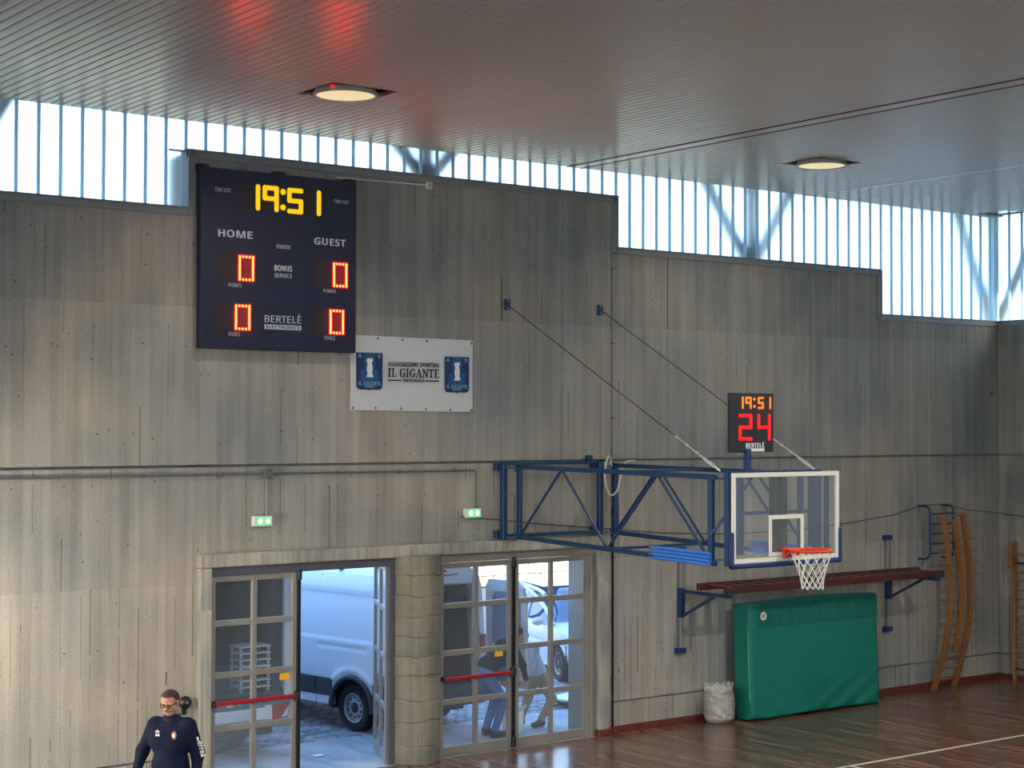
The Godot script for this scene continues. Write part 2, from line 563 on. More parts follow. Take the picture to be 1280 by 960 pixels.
func build_walls() -> void:
	var mb := MB.new()
	var to_back := func(u: float, y: float, d: float) -> Vector3: return Vector3(u, y, d)
	for l in 5:
		var ya: float = LIFTS[l] + (0.010 if l == 1 else 0.018 if l == 3 else 0.0)
		var yb: float = LIFTS[l + 1] - (0.010 if l == 0 else 0.018 if l == 2 else 0.0)
		for s in STEPS:
			var top: float = minf(yb, s[2] - 0.02)
			if top <= ya: continue
			var cuts := [s[0], s[1]]
			if s[0] < 9.35 and s[1] > 9.0: cuts = [s[0], s[1]]
			for part_x in [[s[0], minf(s[1], 9.35)], [maxf(s[0], 9.35), minf(s[1], 15.72)], [maxf(s[0], 15.72), s[1]]]:
				if part_x[1] - part_x[0] < 0.01: continue
				var mid: float = (part_x[0] + part_x[1]) * 0.5
				var lo := ya
				if mid > 9.35 and mid < 15.72: lo = maxf(ya, 2.84)
				if top - lo < 0.01: continue
				boards(mb, part_x[0], part_x[1], lo, top, l, to_back)
	mb.span(Vector3(-6.6, 0, -0.63), Vector3(9.43, 7.13, -0.06))
	mb.span(Vector3(9.13, 2.76, -0.63), Vector3(16.0, 7.85, -0.06))
	mb.span(Vector3(15.62, 0, -0.63), Vector3(21.83, 7.09, -0.06))
	mb.span(Vector3(21.83, 0, -0.63), Vector3(25.6, 6.34, -0.06))
	struct("wall_back", mb, M.board_marked_concrete)
	mb = MB.new()
	var to_right := func(u: float, y: float, d: float) -> Vector3: return Vector3(25.0 - d, y, u - 6.0)
	for l in 5:
		var ya: float = LIFTS[l] + (0.010 if l == 1 else 0.018 if l == 3 else 0.0)
		var yb: float = minf(LIFTS[l + 1] - (0.010 if l == 0 else 0.018 if l == 2 else 0.0), 6.36)
		if yb > ya: boards(mb, 6.0, 18.0, ya, yb, l, to_right)
	mb.span(Vector3(25.06, 0, -0.06), Vector3(25.6, 6.34, 29.6))
	mb.span(Vector3(25.0, 0, 12.0), Vector3(25.1, 6.34, 29.6))
	struct("wall_right", mb, M.board_marked_concrete)
	mb = MB.new()
	mb.span(Vector3(-6.6, 0, 0), Vector3(-6, 5.8, 29.6))
	mb.span(Vector3(-6.0, 2.75, 0.0), Vector3(-0.3, 3.02, 29.0))
	mb.span(Vector3(-0.42, 3.02, 0.0), Vector3(-0.3, 3.75, 29.0))
	mb.span(Vector3(-6.0, 2.75, 0.0), Vector3(4.4, 3.02, 4.4))
	struct("wall_left", mb, M.smooth_concrete)
	mb = MB.new()
	mb.span(Vector3(-6.6, 0, 29), Vector3(25.6, 5.2, 29.6))
	struct("wall_front", mb, M.smooth_concrete)
	# flashing that caps the stepped edge of the end wall
	mb = MB.new()
	for s in STEPS:
		mb.span(Vector3(s[0] - (0.0 if s[0] < 0 else 0.03), s[2] - 0.10, -0.03), Vector3(s[1] + (0.03 if s[2] > 7.5 else 0.0), s[2] - 0.014, 0.022), 0.004)
		mb.span(Vector3(s[0] - (0.0 if s[0] < 0 else 0.04), s[2] - 0.014, -0.20), Vector3(s[1] + (0.04 if s[2] > 7.5 else 0.0), s[2] + 0.006, 0.034), 0.004)
	for q in [[9.13, 7.06, 7.87], [16.0, 7.03, 7.87], [21.83, 6.28, 7.11]]:
		var left: bool = q[0] < 10.0
		mb.span(Vector3(q[0] - 0.01, q[1], -0.03), Vector3(q[0] + 0.085, q[2], 0.022), 0.004) if left else mb.span(Vector3(q[0] - 0.085, q[1] + 0.02, -0.03), Vector3(q[0] + 0.01, q[2], 0.022), 0.004)
		mb.span(Vector3(q[0] - 0.03, q[1], -0.20), Vector3(q[0] - 0.005, q[2], 0.034), 0.004) if left else mb.span(Vector3(q[0] + 0.005, q[1] + 0.02, -0.20), Vector3(q[0] + 0.03, q[2], 0.034), 0.004)
	struct("trim_1", mb, M.trim_paint)
	mb = MB.new()
	mb.span(Vector3(24.978, 6.278, -0.02), Vector3(25.05, 6.364, 29), 0.004)
	mb.span(Vector3(24.965, 6.364, -0.02), Vector3(25.2, 6.384, 29), 0.004)
	struct("trim_2", mb, M.trim_paint)
	# concrete surround of the doors, standing 10 cm proud of the wall
	mb = MB.new()
	mb.span(Vector3(9.262, 2.74, -0.03), Vector3(15.82, 2.90, 0.105), 0.014)
	struct("trim_3", mb, M.smooth_concrete)
	mb = MB.new()
	mb.span(Vector3(9.267, 0, -0.05), Vector3(9.43, 2.735, 0.10), 0.012)
	struct("trim_4", mb, M.smooth_concrete)
	mb = MB.new()
	mb.span(Vector3(15.60, 0, -0.05), Vector3(15.815, 2.735, 0.10), 0.012)
	struct("trim_5", mb, M.smooth_concrete)
	# round pillar between the two doors, cast in rings
	mb = MB.new()
	var prof := [Vector2(0, 0.0)]
	var y := 0.0
	var k := 0
	while y < 2.74:
		rng.seed = 77 + k
		var h := rng.randf_range(0.22, 0.34)
		var r := 0.36 + rng.randf_range(-0.006, 0.006)
		var y2 := minf(y + h, 2.76)
		prof.append_array([Vector2(r - 0.012, y), Vector2(r, y + 0.012), Vector2(r, y2 - 0.012), Vector2(r - 0.012, y2)])
		y = y2; k += 1
	mb.lathe(prof, Transform3D(Basis(), Vector3(12.49, 0, -0.05)), 48)
	for i in mb.v.size():      # the joints between the rings wander
		var q := mb.v[i]
		if q.y > 0.06 and q.y < 2.65:
			var a := atan2(q.z + 0.05, q.x - 12.49)
			mb.v[i] = q + Vector3(0, 0.014 * sin(a * 2.0 + q.y * 9.0) + 0.009 * sin(a * 5.0 + q.y * 23.0) + 0.006 * sin(a * 11.0 + q.y * 40.0), 0)
	struct("column", mb, M.pillar_concrete)
	# skirting boards
	mb = MB.new()
	mb.span(Vector3(15.815, 0, -0.02), Vector3(24.995, 0.10, 0.022), 0.004)
	mb.span(Vector3(15.60, 0, 0.10), Vector3(15.832, 0.10, 0.118), 0.004)
	mb.span(Vector3(15.583, 0, 0.0), Vector3(15.602, 0.10, 0.118), 0.004)
	struct("baseboard_back", mb, M.skirting_wood)
	mb = MB.new()
	mb.span(Vector3(24.976, 0, 0), Vector3(25.01, 0.10, 29), 0.004)
	struct("baseboard_right", mb, M.skirting_wood)
	mb = MB.new()
	mb.span(Vector3(5.5, 0, -0.02), Vector3(9.265, 0.10, 0.022), 0.004)
	struct("baseboard_left", mb, M.skirting_wood)

func channel_window(called: String, from: float, to: float, pitch: float, first: float, sill_of: Callable, place_at: Callable, top := 8.4) -> void:   # tall U-shaped glass channels side by side
	var w := group_struct(called)
	var x := first
	while x < to:
		var x2 := minf(x + pitch, to)
		var sill: float = sill_of.call((x + x2) * 0.5)
		var mb := MB.new()
		var xf: Transform3D = place_at.call()
		mb.box(Vector3((x + x2) * 0.5, (sill + top) * 0.5, -0.15), Vector3(x2 - x - 0.03, top - sill, 0.008), 0.0, xf)
		part("pane", mb, M.channel_glass, w)
		var s2: float = minf(sill_of.call(x - 0.05), sill_of.call(x + 0.05))
		mb = MB.new()
		mb.box(Vector3(x, (s2 + top) * 0.5, -0.155), Vector3(0.034, top - s2, 0.05), 0.006, xf)
		part("mullion", mb, M.mullion_grey, w)
		x = x2

func strut(called: String, label: String, at: Vector3, arms: Array, post := true) -> void:
	var o := thing(called, label, "strut", at, 0.0, "")
	var mb := MB.new()
	mb.box(Vector3(0, 0.12, 0), Vector3(0.34, 0.24, 0.20), 0.02)
	part("base", mb, M.strut_grey, o)
	for a in arms:
		mb = MB.new()
		mb.bar(Vector3(a.x * 0.12, 0.1, a.z * 0.12), a, 0.15, 0.15, 0.02, Vector3(0, 0, 1))
		part("arm", mb, M.strut_grey, o)
	if post:
		mb = MB.new()
		mb.span(Vector3(-0.075, 0, -0.075), Vector3(0.075, 2.0 + 8.6 - 2.0 - at.y, 0.075), 0.01)
		part("post", mb, M.strut_grey, o)

func build_windows() -> void:
	var sill := func(x: float) -> float:
		for s in STEPS:
			if x >= s[0] and x < s[1]: return s[2]
		return 6.378
	channel_window("window_1", 3.0, 25.13, 0.2683, 7.006 - 0.2683 * 15, sill, func() -> Transform3D: return Transform3D())
	var flat := func(_x: float) -> float: return 6.378
	channel_window("window_2", 0.1, 12.0, 0.2683, -0.13, flat, func() -> Transform3D: return Transform3D(Basis(Vector3.UP, -PI / 2), Vector3(25.0, 0, 0)))
	# short rails where the channels change length at the steps
	var mb := MB.new()
	mb.span(Vector3(8.919, 7.86, -0.17), Vector3(9.19, 7.885, -0.13), 0.004)
	mb.span(Vector3(15.86, 7.86, -0.17), Vector3(16.13, 7.885, -0.13), 0.004)
	mb.span(Vector3(25.11, 6.36, -0.19), Vector3(25.19, 8.4, -0.11), 0.01)
	struct("trim_6", mb, M.mullion_grey)
	# the other two sides, behind the camera: plain strips of channel glass
	mb = MB.new()
	mb.span(Vector3(-6, 5.2, 29.2), Vector3(25, 8.4, 29.21))
	struct("window_3", mb, M.channel_glass)
	mb = MB.new()
	mb.span(Vector3(-6.3, 5.8, 0), Vector3(-6.29, 8.4, 29))
	struct("window_4", mb, M.channel_glass)
	mb = MB.new()
	mb.span(Vector3(25.15, 6.37, 12.0), Vector3(25.16, 8.4, 29))
	struct("window_5", mb, M.channel_glass)
	strut("roof_strut", "steel roof strut above the scoreboard wall, mostly hidden by the ceiling", Vector3(12.95, 7.85, -0.5), [Vector3(-0.72, 0.75, 0), Vector3(0.72, 0.75, 0)])
	strut("roof_strut", "V-shaped steel strut with upright post behind the glass at mid-wall", Vector3(19.28, 7.09, -0.5), [Vector3(-1.2, 1.5, 0), Vector3(1.05, 1.5, 0)])
	strut("roof_strut", "steel strut behind the channel glass in the far right corner", Vector3(25.45, 6.34, -0.45), [Vector3(-1.15, 2.25, 0), Vector3(0.0, 2.25, 1.25)])
	strut("roof_strut", "sloping steel strut behind the leftmost glass, only its arm tip showing", Vector3(6.3, 7.13, -0.5), [Vector3(-1.1, 1.45, 0), Vector3(0.85, 1.45, 0)])

const HOLES := [[9.43, 10.23, 2.22, 3.02], [17.44, 18.20, 2.02, 2.78], [24.3, 24.9, 0.12, 0.75], [1.4, 2.2, 2.2, 3.0], [9.43, 10.23, 9.2, 10.0], [17.44, 18.2, 9.0, 9.8], [1.4, 2.2, 9.2, 10.0], [9.43, 10.23, 16.2, 17.0], [17.44, 18.2, 16.0, 16.8]]

func build_ceiling() -> void:
	var mb := MB.new()
	# deck above the slats, open where a lamp or hatch sits
	mb.span(Vector3(-6.6, 8.52, -1.3), Vector3(26.6, 8.9, 29.6))
	mb.span(Vector3(-6.0, CEIL + 0.034, -0.09), Vector3(25.0, CEIL + 0.045, -0.07))
	var xs := [-6.0, 25.0]
	for h in HOLES:
		xs.append(h[0]); xs.append(h[1])
	xs.sort()
	for i in xs.size() - 1:
		if xs[i + 1] - xs[i] < 0.001: continue
		var m: float = (xs[i] + xs[i + 1]) * 0.5
		var z := -0.09
		var cuts := []
		for h in HOLES:
			if m > h[0] and m < h[1]: cuts.append([h[2], h[3]])
		cuts.sort_custom(func(a, b): return a[0] < b[0])
		cuts.append([29.0, 29.0])
		for c in cuts:
			if c[0] > z: mb.span(Vector3(xs[i], CEIL + 0.034, z), Vector3(xs[i + 1], CEIL + 0.05, c[0]))
			z = c[1]
	var ceil := struct("ceiling", mb, M.ceiling_void)
	# one rolled metal slat every 12.5 cm, running away from the end wall
	var shapes := {}
	var x := -6.0
	while x < 25.0:
		var xm := x + 0.0625
		if absf(xm - 15.27) < 0.13 or absf(xm - 20.2) < 0.1:
			x += 0.125
			continue
		var runs := [[-0.085, 29.0]]
		for h in HOLES:
			if xm > h[0] - 0.05 and xm < h[1] + 0.05:
				var cut := []
				for r in runs:
					if h[2] > r[0] and h[3] < r[1]:
						cut.append([r[0], h[2]]); cut.append([h[3], r[1]])
					else: cut.append(r)
				runs = cut
		for r in runs:
			var key: String = "%.2f" % (r[1] - r[0])
			if not shapes.has(key):
				var s := MB.new()
				var rings := []
				for z in [0.0, r[1] - r[0]]:
					var ring := []
					for q in [[-0.059, 0.034], [-0.059, 0.014], [-0.057, 0.007], [-0.052, 0.0025], [-0.044, 0.0], [0.044, 0.0], [0.052, 0.0025], [0.057, 0.007], [0.059, 0.014], [0.059, 0.034]]:
						ring.append(Vector3(q[0], q[1], z))
					rings.append(ring)
				s.loft(rings, true, true, true)
				shapes[key] = s.mesh(M.ceiling_metal)
			place("slat", shapes[key], ceil, Vector3(xm, CEIL, r[0]))
		x += 0.125
	for q in [[15.14, 0.036, M.seam_red, -0.006], [15.265, 0.19, M.ceiling_metal, -0.006], [15.395, 0.042, M.seam_red, -0.009], [20.2, 0.20, M.ceiling_metal, -0.004]]:
		var s := MB.new()
		s.span(Vector3(q[0] - q[1] * 0.5, CEIL + q[3], -0.085), Vector3(q[0] + q[1] * 0.5, CEIL + q[3] + 0.02, 29), 0.003)
		part("seam_strip", s, q[2], ceil)

func build_lamps() -> void:
	var spots := [[9.74, 2.66, "round ceiling lamp glowing pale yellow above the scoreboard, between red reflections"], [17.77, 2.42, "round ceiling lamp glowing pale yellow right of the red ceiling seam"]]
	for h in HOLES.slice(3):
		spots.append([(h[0] + h[1]) * 0.5, (h[2] + h[3]) * 0.5, ""])
	for i in spots.size():
		var s: Array = spots[i]
		var at := Vector3(s[0], 8.19, s[1])
		var o := thing("ceiling_lamp", s[2] if i < 2 else "round ceiling lamp %d outside the picture, %s" % [i - 1, ["left side near the end wall", "middle second row", "right side second row", "left side second row", "middle third row", "right side third row"][i - 2]], "lamp", at, 0.0, "round ceiling lamps")
		var mb := MB.new()
		mb.lathe([Vector2(0.0, 0.19), Vector2(0.20, 0.19), Vector2(0.32, 0.10), Vector2(0.365, 0.03), Vector2(0.365, 0.0), Vector2(0.335, 0.0), Vector2(0.33, 0.012)], Transform3D(), 40)
		part("housing", mb, M.lamp_rim, o)
		mb = MB.new()
		mb.lathe([Vector2(0.33, 0.012), Vector2(0.22, 0.004), Vector2(0.0, 0.0)], Transform3D(), 40)
		part("diffuser", mb, M.lamp_glow, o)
		if i == 0:
			mb = MB.new()
			mb.box(Vector3(-0.30, 0.045, 0.22), Vector3(0.036, 0.03, 0.036), 0.008)
			part("pilot_light", mb, M.led_red_small, o)
		for k in 2:
			mb = MB.new()
			mb.bar(Vector3(-0.3 + k * 0.6, 0.16, -0.1), Vector3(-0.3 + k * 0.6, 0.31, -0.1), 0.02, 0.02)
			part("hanger", mb, M.lamp_rim, o)
		var l := SpotLight3D.new()
		l.name = "lamp_light"
		o.add_child(l, true)
		l.position = Vector3(0, -0.03, 0)
		l.rotation_degrees.x = -90
		l.spot_angle = 78
		l.spot_angle_attenuation = 0.6
		l.light_energy = LAMP * (0.15 if s[1] < 4.0 else 1.0 if s[1] < 12.0 else 0.25)
		l.light_color = Color(1.0, 0.96, 0.90)
		l.light_size = 0.16
		l.spot_range = 40
		l.spot_attenuation = 2.0
		l.shadow_enabled = true

func build_landing_lamp() -> void:
	# lamp under the side landing, left of the frame: it brightens the lower left of the end wall
	var o := thing("landing_lamp", "round lamp under the side landing left of the frame", "lamp", Vector3(3.9, 2.55, 1.7))
	var mb := MB.new()
	mb.lathe([Vector2(0.0, 0.13), Vector2(0.16, 0.13), Vector2(0.19, 0.06), Vector2(0.19, 0.0), Vector2(0.17, 0.0)], Transform3D(), 28)
	part("housing", mb, M.lamp_rim, o)
	mb = MB.new()
	mb.ball(Vector3(0, 0.0, 0), Vector3(0.17, 0.07, 0.17), 24, 10)
	part("diffuser", mb, M.lamp_glow, o)
	var l := OmniLight3D.new()
	l.name = "lamp_light"
	o.add_child(l, true)
	l.position = Vector3(0, -0.16, 0)
	l.light_energy = LANDING; l.light_color = Color(1.0, 0.945, 0.83); l.light_size = 0.15; l.omni_range = 40; l.omni_attenuation = 2.0; l.shadow_enabled = true

func build_floor() -> void:
	var mb := MB.new()
	mb.span(Vector3(-6.6, -0.3, -0.04), Vector3(25.6, -0.012, 29.6))
	var fl := struct("floor", mb, mat("floor_base", Color(0.20, 0.11, 0.075), 0.3))
	# narrow strips of dark hardwood laid away from the end wall; where the picture sees the floor each is its own strip with its own tone
	mb = MB.new()
	rng.seed = 4
	var x := 11.0
	while x < 24.97:
		var z := -0.03 - rng.randf_range(0.0, 0.8)
		while z < 8.2:
			var len := rng.randf_range(0.5, 1.3)
			var za := maxf(z, -0.03)
			var zb := z + len
			if zb > za + 0.05:
				var k := rng.randf()
				var d := rng.randf_range(0.75, 1.3)
				var col := Color(0.17, 0.082, 0.058).lerp(Color(0.33, 0.19, 0.12), k * k) * d
				if rng.randf() < 0.05: col = Color(0.33, 0.20, 0.125)
				mb.tint = col
				var u := rng.randf()
				var w := rng.randf()
				var e := 0.0012
				var hy := rng.randf_range(-0.0004, 0.0)
				var q := [Vector3(x + e, hy, za + e), Vector3(x + 0.07 - e, hy, za + e), Vector3(x + 0.07 - e, hy, zb - e), Vector3(x + e, hy, zb - e)]
				mb.fan(q, Vector3.UP, [Vector2(u, w), Vector2(u + 0.05, w), Vector2(u + 0.05, w + len * 0.6), Vector2(u, w + len * 0.6)])
			z += len
		x += 0.07
	var st := part("plank_field", mb, M.floor_wood, fl)
	st.set_meta("kind", "stuff")
	mb = MB.new()
	mb.tint = Color(0.13, 0.058, 0.036)
	for q in [[-6.0, 11.0, -0.03, 29.0], [11.0, 25.0, 8.6, 29.0]]:
		mb.fan([Vector3(q[0], -0.001, q[2]), Vector3(q[1], -0.001, q[2]), Vector3(q[1], -0.001, q[3]), Vector3(q[0], -0.001, q[3])], Vector3.UP, [Vector2(0, 0), Vector2(8, 0), Vector2(8, 10), Vector2(0, 10)])
	part("plain_field", mb, M.floor_wood, fl)
	mb = MB.new()
	mb.span(Vector3(9.5, 0.0002, 3.63), Vector3(24.2, 0.003, 3.68))
	tag(part("court_line", mb, M.line_white), "white baseline painted across the dark wooden floor", "court line")
	mb = MB.new()
	mb.span(Vector3(12.2, 0.0002, 3.68), Vector3(16.93, 0.0026, 9.4))
	tag(part("painted_key", mb, M.key_blue), "blue painted free-throw area meeting the baseline at the frame's bottom edge", "court marking")
	mb = MB.new()
	mb.span(Vector3(16.93, 0.0002, 3.68), Vector3(16.98, 0.003, 9.4))
	tag(part("lane_line", mb, M.line_white), "white side line bordering the blue painted area on the floor", "court line")

# ---------------------------------------------------------------- doors
func leaf(parent: Node3D, hinge: Vector3, width: float, turn: float, dirn: float, push: bool, sticker := Vector2.ZERO) -> void:
	# built from the hinge along +x (dirn 1) or -x (dirn -1), face towards +z
	var h := 2.62
	var mb := MB.new()
	var X := func(u: float) -> float: return u * dirn
	var st := 0.062
	var mid := width * 0.5
	for q in [[0.0, st], [width - st, width], [mid - 0.036, mid + 0.036]]:
		mb.span(Vector3(X.call(q[0]), 0.012, -0.025), Vector3(X.call(q[1]), h, 0.025), 0.005)
	var rails := [[0.012, 0.135], [0.70, 0.775], [1.36, 1.435], [2.00, 2.075], [h - 0.07, h]]
	for r in rails:
		mb.span(Vector3(X.call(st * 0.5), r[0], -0.022), Vector3(X.call(width - st * 0.5), r[1], 0.022), 0.005)
	var lf := part("leaf", mb, M.door_alu, parent, hinge)
	lf.rotation.y = turn
	for c in 2:
		for r in 4:
			var g := MB.new()
			var u0 := st if c == 0 else mid + 0.036
			var u1 := mid - 0.036 if c == 0 else width - st
			g.span(Vector3(X.call(u0), rails[r][1], -0.003), Vector3(X.call(u1), rails[r + 1][0], 0.003))
			part("pane", g, M.clear_glass, lf)
	if push:
		var p := MB.new()
		p.bar(Vector3(X.call(0.04), 1.06, 0.085), Vector3(X.call(width - 0.04), 1.06, 0.085), 0.035, 0.055, 0.014)
		part("push_bar", p, M.push_red, lf)
		for u in [0.03, width - 0.01]:
			var k := MB.new()
			k.box(Vector3(X.call(u), 1.06, 0.06), Vector3(0.055, 0.13 if u > 0.1 else 0.075, 0.08), 0.018)
			part("push_bar_end", k, M.black_plastic, lf)
	if sticker != Vector2.ZERO:
		var k := MB.new()
		k.box(Vector3(X.call(sticker.x), sticker.y, 0.008), Vector3(0.14, 0.085, 0.004))
		part("sticker", k, M.sign_yellow, lf)

func build_doors() -> void:
	# left doorway: closed leaf on the left, the other swung out into the yard
	var d := group_struct("door_1")
	var mb := MB.new()
	mb.span(Vector3(9.43, 2.625, -0.06), Vector3(12.20, 2.745, 0.03), 0.006)
	mb.span(Vector3(9.425, 0, -0.05), Vector3(9.445, 2.63, 0.03), 0.004)
	mb.span(Vector3(12.045, 0, -0.06), Vector3(12.15, 2.63, 0.03), 0.006)
	part("frame", mb, M.door_dark, d)
	leaf(d, Vector3(9.45, 0, 0), 1.20, 0.0, 1.0, true, Vector2(1.04, 1.31))
	mb = MB.new()
	mb.span(Vector3(10.65, 0.01, -0.03), Vector3(10.71, 2.63, 0.034), 0.006)
	part("closing_edge", mb, M.black_plastic, d)
	mb = MB.new()
	mb.box(Vector3(10.69, 2.58, 0.03), Vector3(0.055, 0.13, 0.05), 0.014)
	part("top_bolt", mb, M.black_plastic, d)
	leaf(d, Vector3(12.05, 0, -0.03), 1.22, deg_to_rad(-115), -1.0, false)
	# right doorway: both leaves shut
	d = group_struct("door_2")
	mb = MB.new()
	mb.span(Vector3(12.80, 2.625, -0.06), Vector3(15.61, 2.745, 0.03), 0.006)
	mb.span(Vector3(12.76, 0, -0.05), Vector3(12.865, 2.63, 0.03), 0.006)
	mb.span(Vector3(15.43, 0, -0.05), Vector3(15.60, 2.63, 0.03), 0.006)
	mb.span(Vector3(15.50, 0, 0.0), Vector3(15.53, 2.63, 0.045), 0.006)
	part("frame", mb, M.door_alu, d)
	leaf(d, Vector3(12.865, 0, 0), 1.21, 0.0, 1.0, true, Vector2(1.0, 1.33))
	leaf(d, Vector3(15.43, 0, 0), 1.29, 0.0, -1.0, false)
	mb = MB.new()
	mb.span(Vector3(14.075, 0.01, -0.03), Vector3(14.14, 2.63, 0.034), 0.006)
	part("closing_edge", mb, M.black_plastic, d)
	for y in [0.09, 1.06, 2.58]:
		mb = MB.new()
		mb.box(Vector3(14.107, y, 0.035), Vector3(0.065, 0.15, 0.06), 0.016)
		part("bolt", mb, M.black_plastic, d)
	mb = MB.new()
	mb.span(Vector3(9.43, -0.01, -0.64), Vector3(15.62, 0.004, 0.05))
	struct("trim_7", mb, M.yard_concrete)

# ---------------------------------------------------------------- lit numerals
const SEGS := {"0": "abcdef", "1": "bc", "2": "abged", "4": "fgbc", "5": "afgcd", "9": "abcfg"}   # a top, b top right, c bottom right, d bottom, e bottom left, f top left, g middle

func numeral(ch: String, w: float, h: float, r: float, nv: int, nh: int) -> MB:   # little domes of light along each lit stroke
	var mb := MB.new()
	var at := []
	var hw := w * 0.5 - r
	var hh := h * 0.5 - r
	for s in SEGS[ch]:
		var a := Vector2.ZERO
		var b := Vector2.ZERO
		match s:
			"a": a = Vector2(-hw, hh); b = Vector2(hw, hh)
			"g": a = Vector2(-hw, 0); b = Vector2(hw, 0)
			"d": a = Vector2(-hw, -hh); b = Vector2(hw, -hh)
			"b": a = Vector2(hw, hh); b = Vector2(hw, 0)
			"c": a = Vector2(hw, 0); b = Vector2(hw, -hh)
			"f": a = Vector2(-hw, hh); b = Vector2(-hw, 0)
			"e": a = Vector2(-hw, 0); b = Vector2(-hw, -hh)
		var cnt := nh if s in ["a", "g", "d"] else nv
		for i in cnt:
			var p := a.lerp(b, float(i) / (cnt - 1))
			if not at.any(func(q): return q.distance_to(p) < r * 0.4): at.append(p)
	for p in at:
		mb.lathe([Vector2(r, 0.0), Vector2(r * 0.75, r * 0.45), Vector2(0.0, r * 0.6)], Transform3D(Basis(Vector3.RIGHT, PI / 2), Vector3(p.x, p.y, 0.0)), 8)
	return mb

func colon(gap: float, r: float, m: Material, o: Node3D, at: Vector3) -> void:
	for s in [-1, 1]:
		var mb := MB.new()
		mb.lathe([Vector2(r, 0.0), Vector2(r * 0.8, r * 0.4), Vector2(0, r * 0.5)], Transform3D(Basis(Vector3.RIGHT, PI / 2), Vector3(0, gap * s, 0)), 10)
		part("colon_dot", mb, m, o, at)

func window_of_digit(mb: MB, w: float, h: float) -> void:
	mb.box(Vector3(0, 0, 0), Vector3(w, h, 0.004))

func build_scoreboard() -> void:
	var P := Vector3(10.323, 5.43, 0.03)
	var o := thing("scoreboard", "large square navy scoreboard with yellow clock and four red zeros on the concrete wall", "scoreboard", P)
	var L := func(x: float, y: float, z := 0.156) -> Vector3: return Vector3(x, y, z) - P
	var mb := MB.new()
	mb.span(L.call(9.212, 5.432, 0.035), L.call(11.435, 7.66, 0.148), 0.006)
	part("case", mb, M.navy_panel, o)
	mb = MB.new()
	mb.span(L.call(9.222, 5.442, 0.147), L.call(11.425, 7.65, 0.151), 0.001)
	part("front_panel", mb, M.navy_panel, o)
	for x in [9.27, 10.33, 11.38]:
		mb = MB.new()
		mb.span(L.call(x - 0.075, 7.62, 0.0), L.call(x + 0.075, 7.70, 0.12), 0.006)
		mb.span(L.call(x - 0.02, 7.64, 0.12), L.call(x + 0.02, 7.69, 0.155), 0.004)
		part("hanging_bracket", mb, M.black_plastic, o)
	for q in [["1", 9.988, 7.340], ["9", 10.171, 7.340], ["5", 10.522, 7.337], ["1", 10.866, 7.337]]:
		mb = MB.new()
		mb.box(L.call(q[1] - (0.08 if q[0] == "1" else 0.0), q[2], 0.152), Vector3(0.27, 0.37, 0.003))
		part("digit_window", mb, M.led_off, o)
		part("clock_numeral", numeral(q[0], 0.075 if q[0] == "1" else 0.235, 0.335, 0.034, 9, 5), M.led_yellow, o, L.call(q[1], q[2], 0.154))
	colon(0.098, 0.04, M.led_yellow, o, L.call(10.347, 7.341, 0.154))
	for q in [[9.836, 6.442], [11.192, 6.432], [9.789, 5.829], [11.145, 5.824]]:
		mb = MB.new()
		mb.box(L.call(q[0] - 0.27, q[1], 0.152), Vector3(0.24, 0.36, 0.003))
		part("digit_window", mb, M.led_off, o)
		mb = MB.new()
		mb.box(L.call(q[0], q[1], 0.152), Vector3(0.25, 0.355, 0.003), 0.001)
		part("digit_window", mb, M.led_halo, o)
		part("score_numeral", numeral("0", 0.215, 0.315, 0.0155, 6, 5), M.led_red, o, L.call(q[0], q[1], 0.154))
	mb = MB.new()
	mb.box(L.call(10.36, 6.86, 0.152), Vector3(0.36, 0.10, 0.003))
	part("period_window", mb, mat("led_off_faint", Color(0.10, 0.065, 0.13), 0.5), o)
	for q in [["TIME-OUT", 9.506, 7.393, 0.22, 0.05], ["TIME-OUT", 11.202, 7.384, 0.22, 0.045], ["HOME", 9.682, 6.861, 0.471, 0.092], ["GUEST", 11.038, 6.85, 0.47, 0.092], ["PERIODS", 10.359, 6.744, 0.202, 0.05], ["POINTS", 9.68, 6.224, 0.178, 0.045], ["POINTS", 11.034, 6.219, 0.181, 0.043], ["BONUS", 10.357, 6.472, 0.252, 0.073], ["SERVICE", 10.358, 6.379, 0.252, 0.05], ["FOULS", 9.676, 5.618, 0.155, 0.05], ["FOULS", 11.038, 5.615, 0.156, 0.05], ["BERTELÈ", 10.358, 5.84, 0.521, 0.112]]:
		lettering(q[0], q[3], q[4], M.letter_grey, o, L.call(q[1], q[2], 0.153), q[0] in ["HOME", "GUEST", "BONUS"])
	mb = MB.new()
	mb.box(L.call(10.358, 5.726, 0.152), Vector3(0.525, 0.058, 0.003))
	part("maker_plate", mb, M.letter_grey, o)
	lettering("ELECTRONICS", 0.48, 0.038, M.navy_panel, o, L.call(10.358, 5.726, 0.155))

